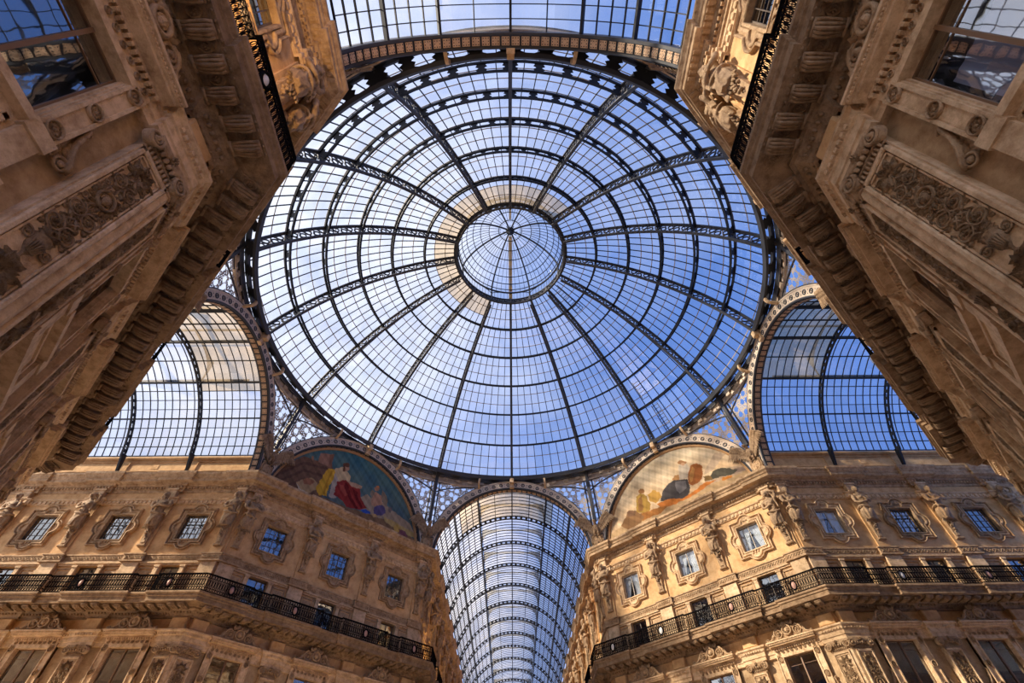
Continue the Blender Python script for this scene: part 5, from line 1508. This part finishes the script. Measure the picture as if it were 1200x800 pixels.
for k in range(1, 16):
    r = pan0.copy(); COL.objects.link(r); r.parent = dome; r.rotation_euler = (0, 0, radians(22.5*k))
    s_ = bar0.copy(); COL.objects.link(s_); s_.parent = r
    s_ = put0.copy(); COL.objects.link(s_); s_.parent = r
    s_ = (inn_b if 5 <= k <= 13 else inn_a).copy(); COL.objects.link(s_); s_.parent = r
bpy.data.objects.remove(inn_b)
# a short iron ladder lying on the glass, right of the dome
b = MB()
for a0, a1, ph in ((66, 75, 45+8), (28, 35.5, 45+7), (38, 43, 45+6)):
    a0, a1 = a0, a1; ph = 90-ph+2
    for dph in (-0.9*20/ (20*cos(radians((a0+a1)/2))), 0.9*20/(20*cos(radians((a0+a1)/2)))):
        bar3(b, sp(20.9, a0, ph+dph), sp(20.9, a1, ph+dph), sp(1, a0, ph), 0.06, 0.06)
    q = a0
    while q < a1:
        w = 0.9*20/(20*cos(radians((a0+a1)/2))); bar3(b, sp(20.9, q, ph-w), sp(20.9, q, ph+w), (0,0,1), 0.04, 0.04); q += 0.9
b.build('roof_ladder', 'iron', dome)
# struts from the ring down to the eagles, pierced screens between arches and ring
for k in range(8):
    ph = 22.5+45*k; b = MB()
    c, s_ = cos(radians(ph)), sin(radians(ph))
    bar3(b, (18.15*c, 18.15*s_, 29.1), (18.95*c, 18.95*s_, 24.4), (c, s_, 0), 0.26, 0.3)
    b.build('spandrel_strut', 'iron_grey', dome)
for k in range(8):
    M_ = Matrix.Rotation(radians(45*k), 4, 'Z')
    for s_ in (-1, 1):
        b, e = MB(), MB(); n = 18; P_ = []
        for i in range(n+1):
            t = radians(1.5+21.0*i/n); x = (AD+.12)*math.tan(t); x = min(x, 7.42)
            za = AZ+sqrt(max(0.0, 7.52**2-x*x)) if x < 7.5 else 22.6
            P_.append(((s_*x, AD+.12, za), (s_*18.35*sin(t), 18.35*cos(t), 28.3), za, 18.2*t*s_))
        b.T = e.T = M_
        for i in range(n):
            a, c = P_[i], P_[i+1]
            b.add([a[0], c[0], c[1], a[1]], [(0,1,2,3)], False, [[(a[3], a[2]), (c[3], c[2]), (c[3], 28.3), (a[3], 28.3)]])
        for i in range(n): bar3(e, tuple(Vector(P_[i][0])*0.02+Vector(P_[i][1])*0.98), tuple(Vector(P_[i+1][0])*0.02+Vector(P_[i+1][1])*0.98), (0,0,1), 0.10, 0.10)
        for i in range(8, n):
            v = lambda q: tuple(Vector(P_[q][0])*0.2+Vector(P_[q][1])*0.8)
            bar3(e, v(i), v(i+1), (0,0,1), 0.10, 0.08)
        bar3(e, P_[n-1][0], P_[n-1][1], (1,0,0), 0.10, 0.10)
        b.build('pierced_screen', 'screen', dome); e.build('screen_frame', 'iron_grey', dome)
tag(dome, 'great glass and iron dome with sixteen scrollwork ribs over the crossing', 'dome')
# ---- lantern on top
lan = empty('lantern', (0, 0, 39.4)); LR = 4.86
b = MB(); L0 = 39.4
for z0, z1 in ((0.0, 0.10), (0.62, 0.72)): b.lathe([(LR, z0), (LR-.16, z0), (LR-.16, z1), (LR, z1), (LR, z0)], 96, False)
b.lathe([(LR+.2, 0.5), (LR, 0.5), (LR, 0.6), (LR+.2, .6)], 96, False)
for i in range(64):
    a0, a1 = 2*pi*i/64, 2*pi*(i+1)/64
    for u, v in ((0.1, 0.62), (0.62, 0.1)):
        bar3(b, ((LR-.08)*cos(a0), (LR-.08)*sin(a0), u), ((LR-.08)*cos(a1), (LR-.08)*sin(a1), v), (cos(a0), sin(a0), 0), 0.06, 0.06)
for i in range(16):
    a0 = 2*pi*i/16; b.T = Matrix.Rotation(a0, 4, 'Z'); b.box(LR-.2, LR-.02, -0.09, 0.09, 0.05, 0.7)
b.build('lattice_ring', 'iron_grey', lan)
b = MB(); zt = 1.9
b.lathe([(LR, zt-.06), (LR-.12, zt-.06), (LR-.12, zt+.06), (LR, zt+.06)], 96, False)
for i in range(8):
    a = 2*pi*(i+.5)/8; b.T = Matrix.Rotation(a, 4, 'Z'); b.box(LR-.14, LR, -0.06, 0.06, 0.7, zt)
    for s_ in (-1, 1): b.tube([(LR-.07, 0, zt-0.65), (LR-.07, s_*0.25, zt-0.3), (LR-.07, s_*0.75, zt-0.05)], 0.035, 4)
b.T = Matrix.Identity(4)
for i in range(96): a = 2*pi*i/96; bar3(b, (LR*cos(a), LR*sin(a), 0.7), (LR*cos(a), LR*sin(a), zt), (cos(a), sin(a), 0), 0.025, 0.025)
b.build('glazed_drum_frame', 'iron', lan)
CAPH = 3.7
def cp(t, ph, dz=0.0): r = LR*cos(t*pi/2)**0.9 if t < 1 else 0; return (r*cos(ph), r*sin(ph), zt+CAPH*sin(t*pi/2)**1.25+dz)
b, g = MB(), MB()
for i in range(64):
    ph = 2*pi*i/64; w = 0.13 if i % 8 == 4 else 0.03
    t1 = 20 if w > .05 else (18 if i % 2 == 0 else 15)
    for j in range(t1):
        p, q = cp(j/20, ph), cp((j+1)/20, ph)
        if (Vector(q)-Vector(p)).length > 1e-3: bar3(b, p, q, (0, 0, 1), w, 0.05 if w < .05 else 0.12)
for j in range(1, 8):
    t = j/8
    r, _, z = cp(t, 0); b.lathe([(r+.03, z), (r-.03, z), (r-.03, z+.06), (r+.03, z+.06), (r+.03, z)], 64, False)
b.build('cap_ribs', 'iron', lan)
for i in range(64):
    for j in range(20):
        p0, p1 = 2*pi*i/64, 2*pi*(i+1)/64
        g.add([cp(j/20, p0, .08), cp(j/20, p1, .08), cp((j+1)/20, p1, .08), cp((j+1)/20, p0, .08)], [(0,1,2,3)], False, [[(i+.01, j+.01), (i+.99, j+.01), (i+.99, j+.99), (i+.01, j+.99)]])
    g.add([(LR*cos(p0), LR*sin(p0), .7), (LR*cos(p1), LR*sin(p1), .7), (LR*cos(p1), LR*sin(p1), zt), (LR*cos(p0), LR*sin(p0), zt)], [(0,1,2,3)], False, [[(i+.01, -.9), (i+.99, -.9), (i+.99, -.1), (i+.01, -.1)]])
g.build('cap_glass', 'glass', lan)
b = MB(True); b.lathe([(0.0, -0.55), (0.12, -0.5), (0.16, -0.3), (0.38, -0.18), (0.42, 0.0), (0.2, 0.1), (0, 0.12)], 20, True, 'z', (0, 0, zt+CAPH-.1))
for i in range(12):
    a = 2*pi*i/12; b.tube([(0.2*cos(a), .2*sin(a), zt+CAPH-.35), (0.7*cos(a), .7*sin(a), zt+CAPH-.3)], 0.04, 4)
b.build('boss', 'iron', lan)
b = MB()
for j in range(18):
    t0, t1 = (j+.5)/20, (j+1.5)/20
    bar3(b, cp(t0, pi/2, .25), cp(t1, pi/2, .25), (0, 0, 1), 0.34, 0.05)
    bar3(b, cp(t0, -pi/2, .25), cp(t1, -pi/2, .25), (0, 0, 1), 0.22, 0.05) if j < 17 else None
b.box(-0.17, 0.17, LR+.05, LR+.1, 0.7, zt+.3)
gw = b.build('gangway_boards', 'orange', lan)
tag(lan, 'round glazed lantern with lattice ring at the top of the dome', 'lantern')

# ================================================================= remove the unplaced templates
def drop(o):
    for c in KIDS.get(o.name, []):
        drop(c)
    bpy.data.objects.remove(o)
for o in list(HERM.values())+[PAIR, ATTIC, ATTIC_C, ATTIC_D, MEZZ, BIG, BIG_B, CPIL, WPIL, EAGLE, ARCH]: drop(o)
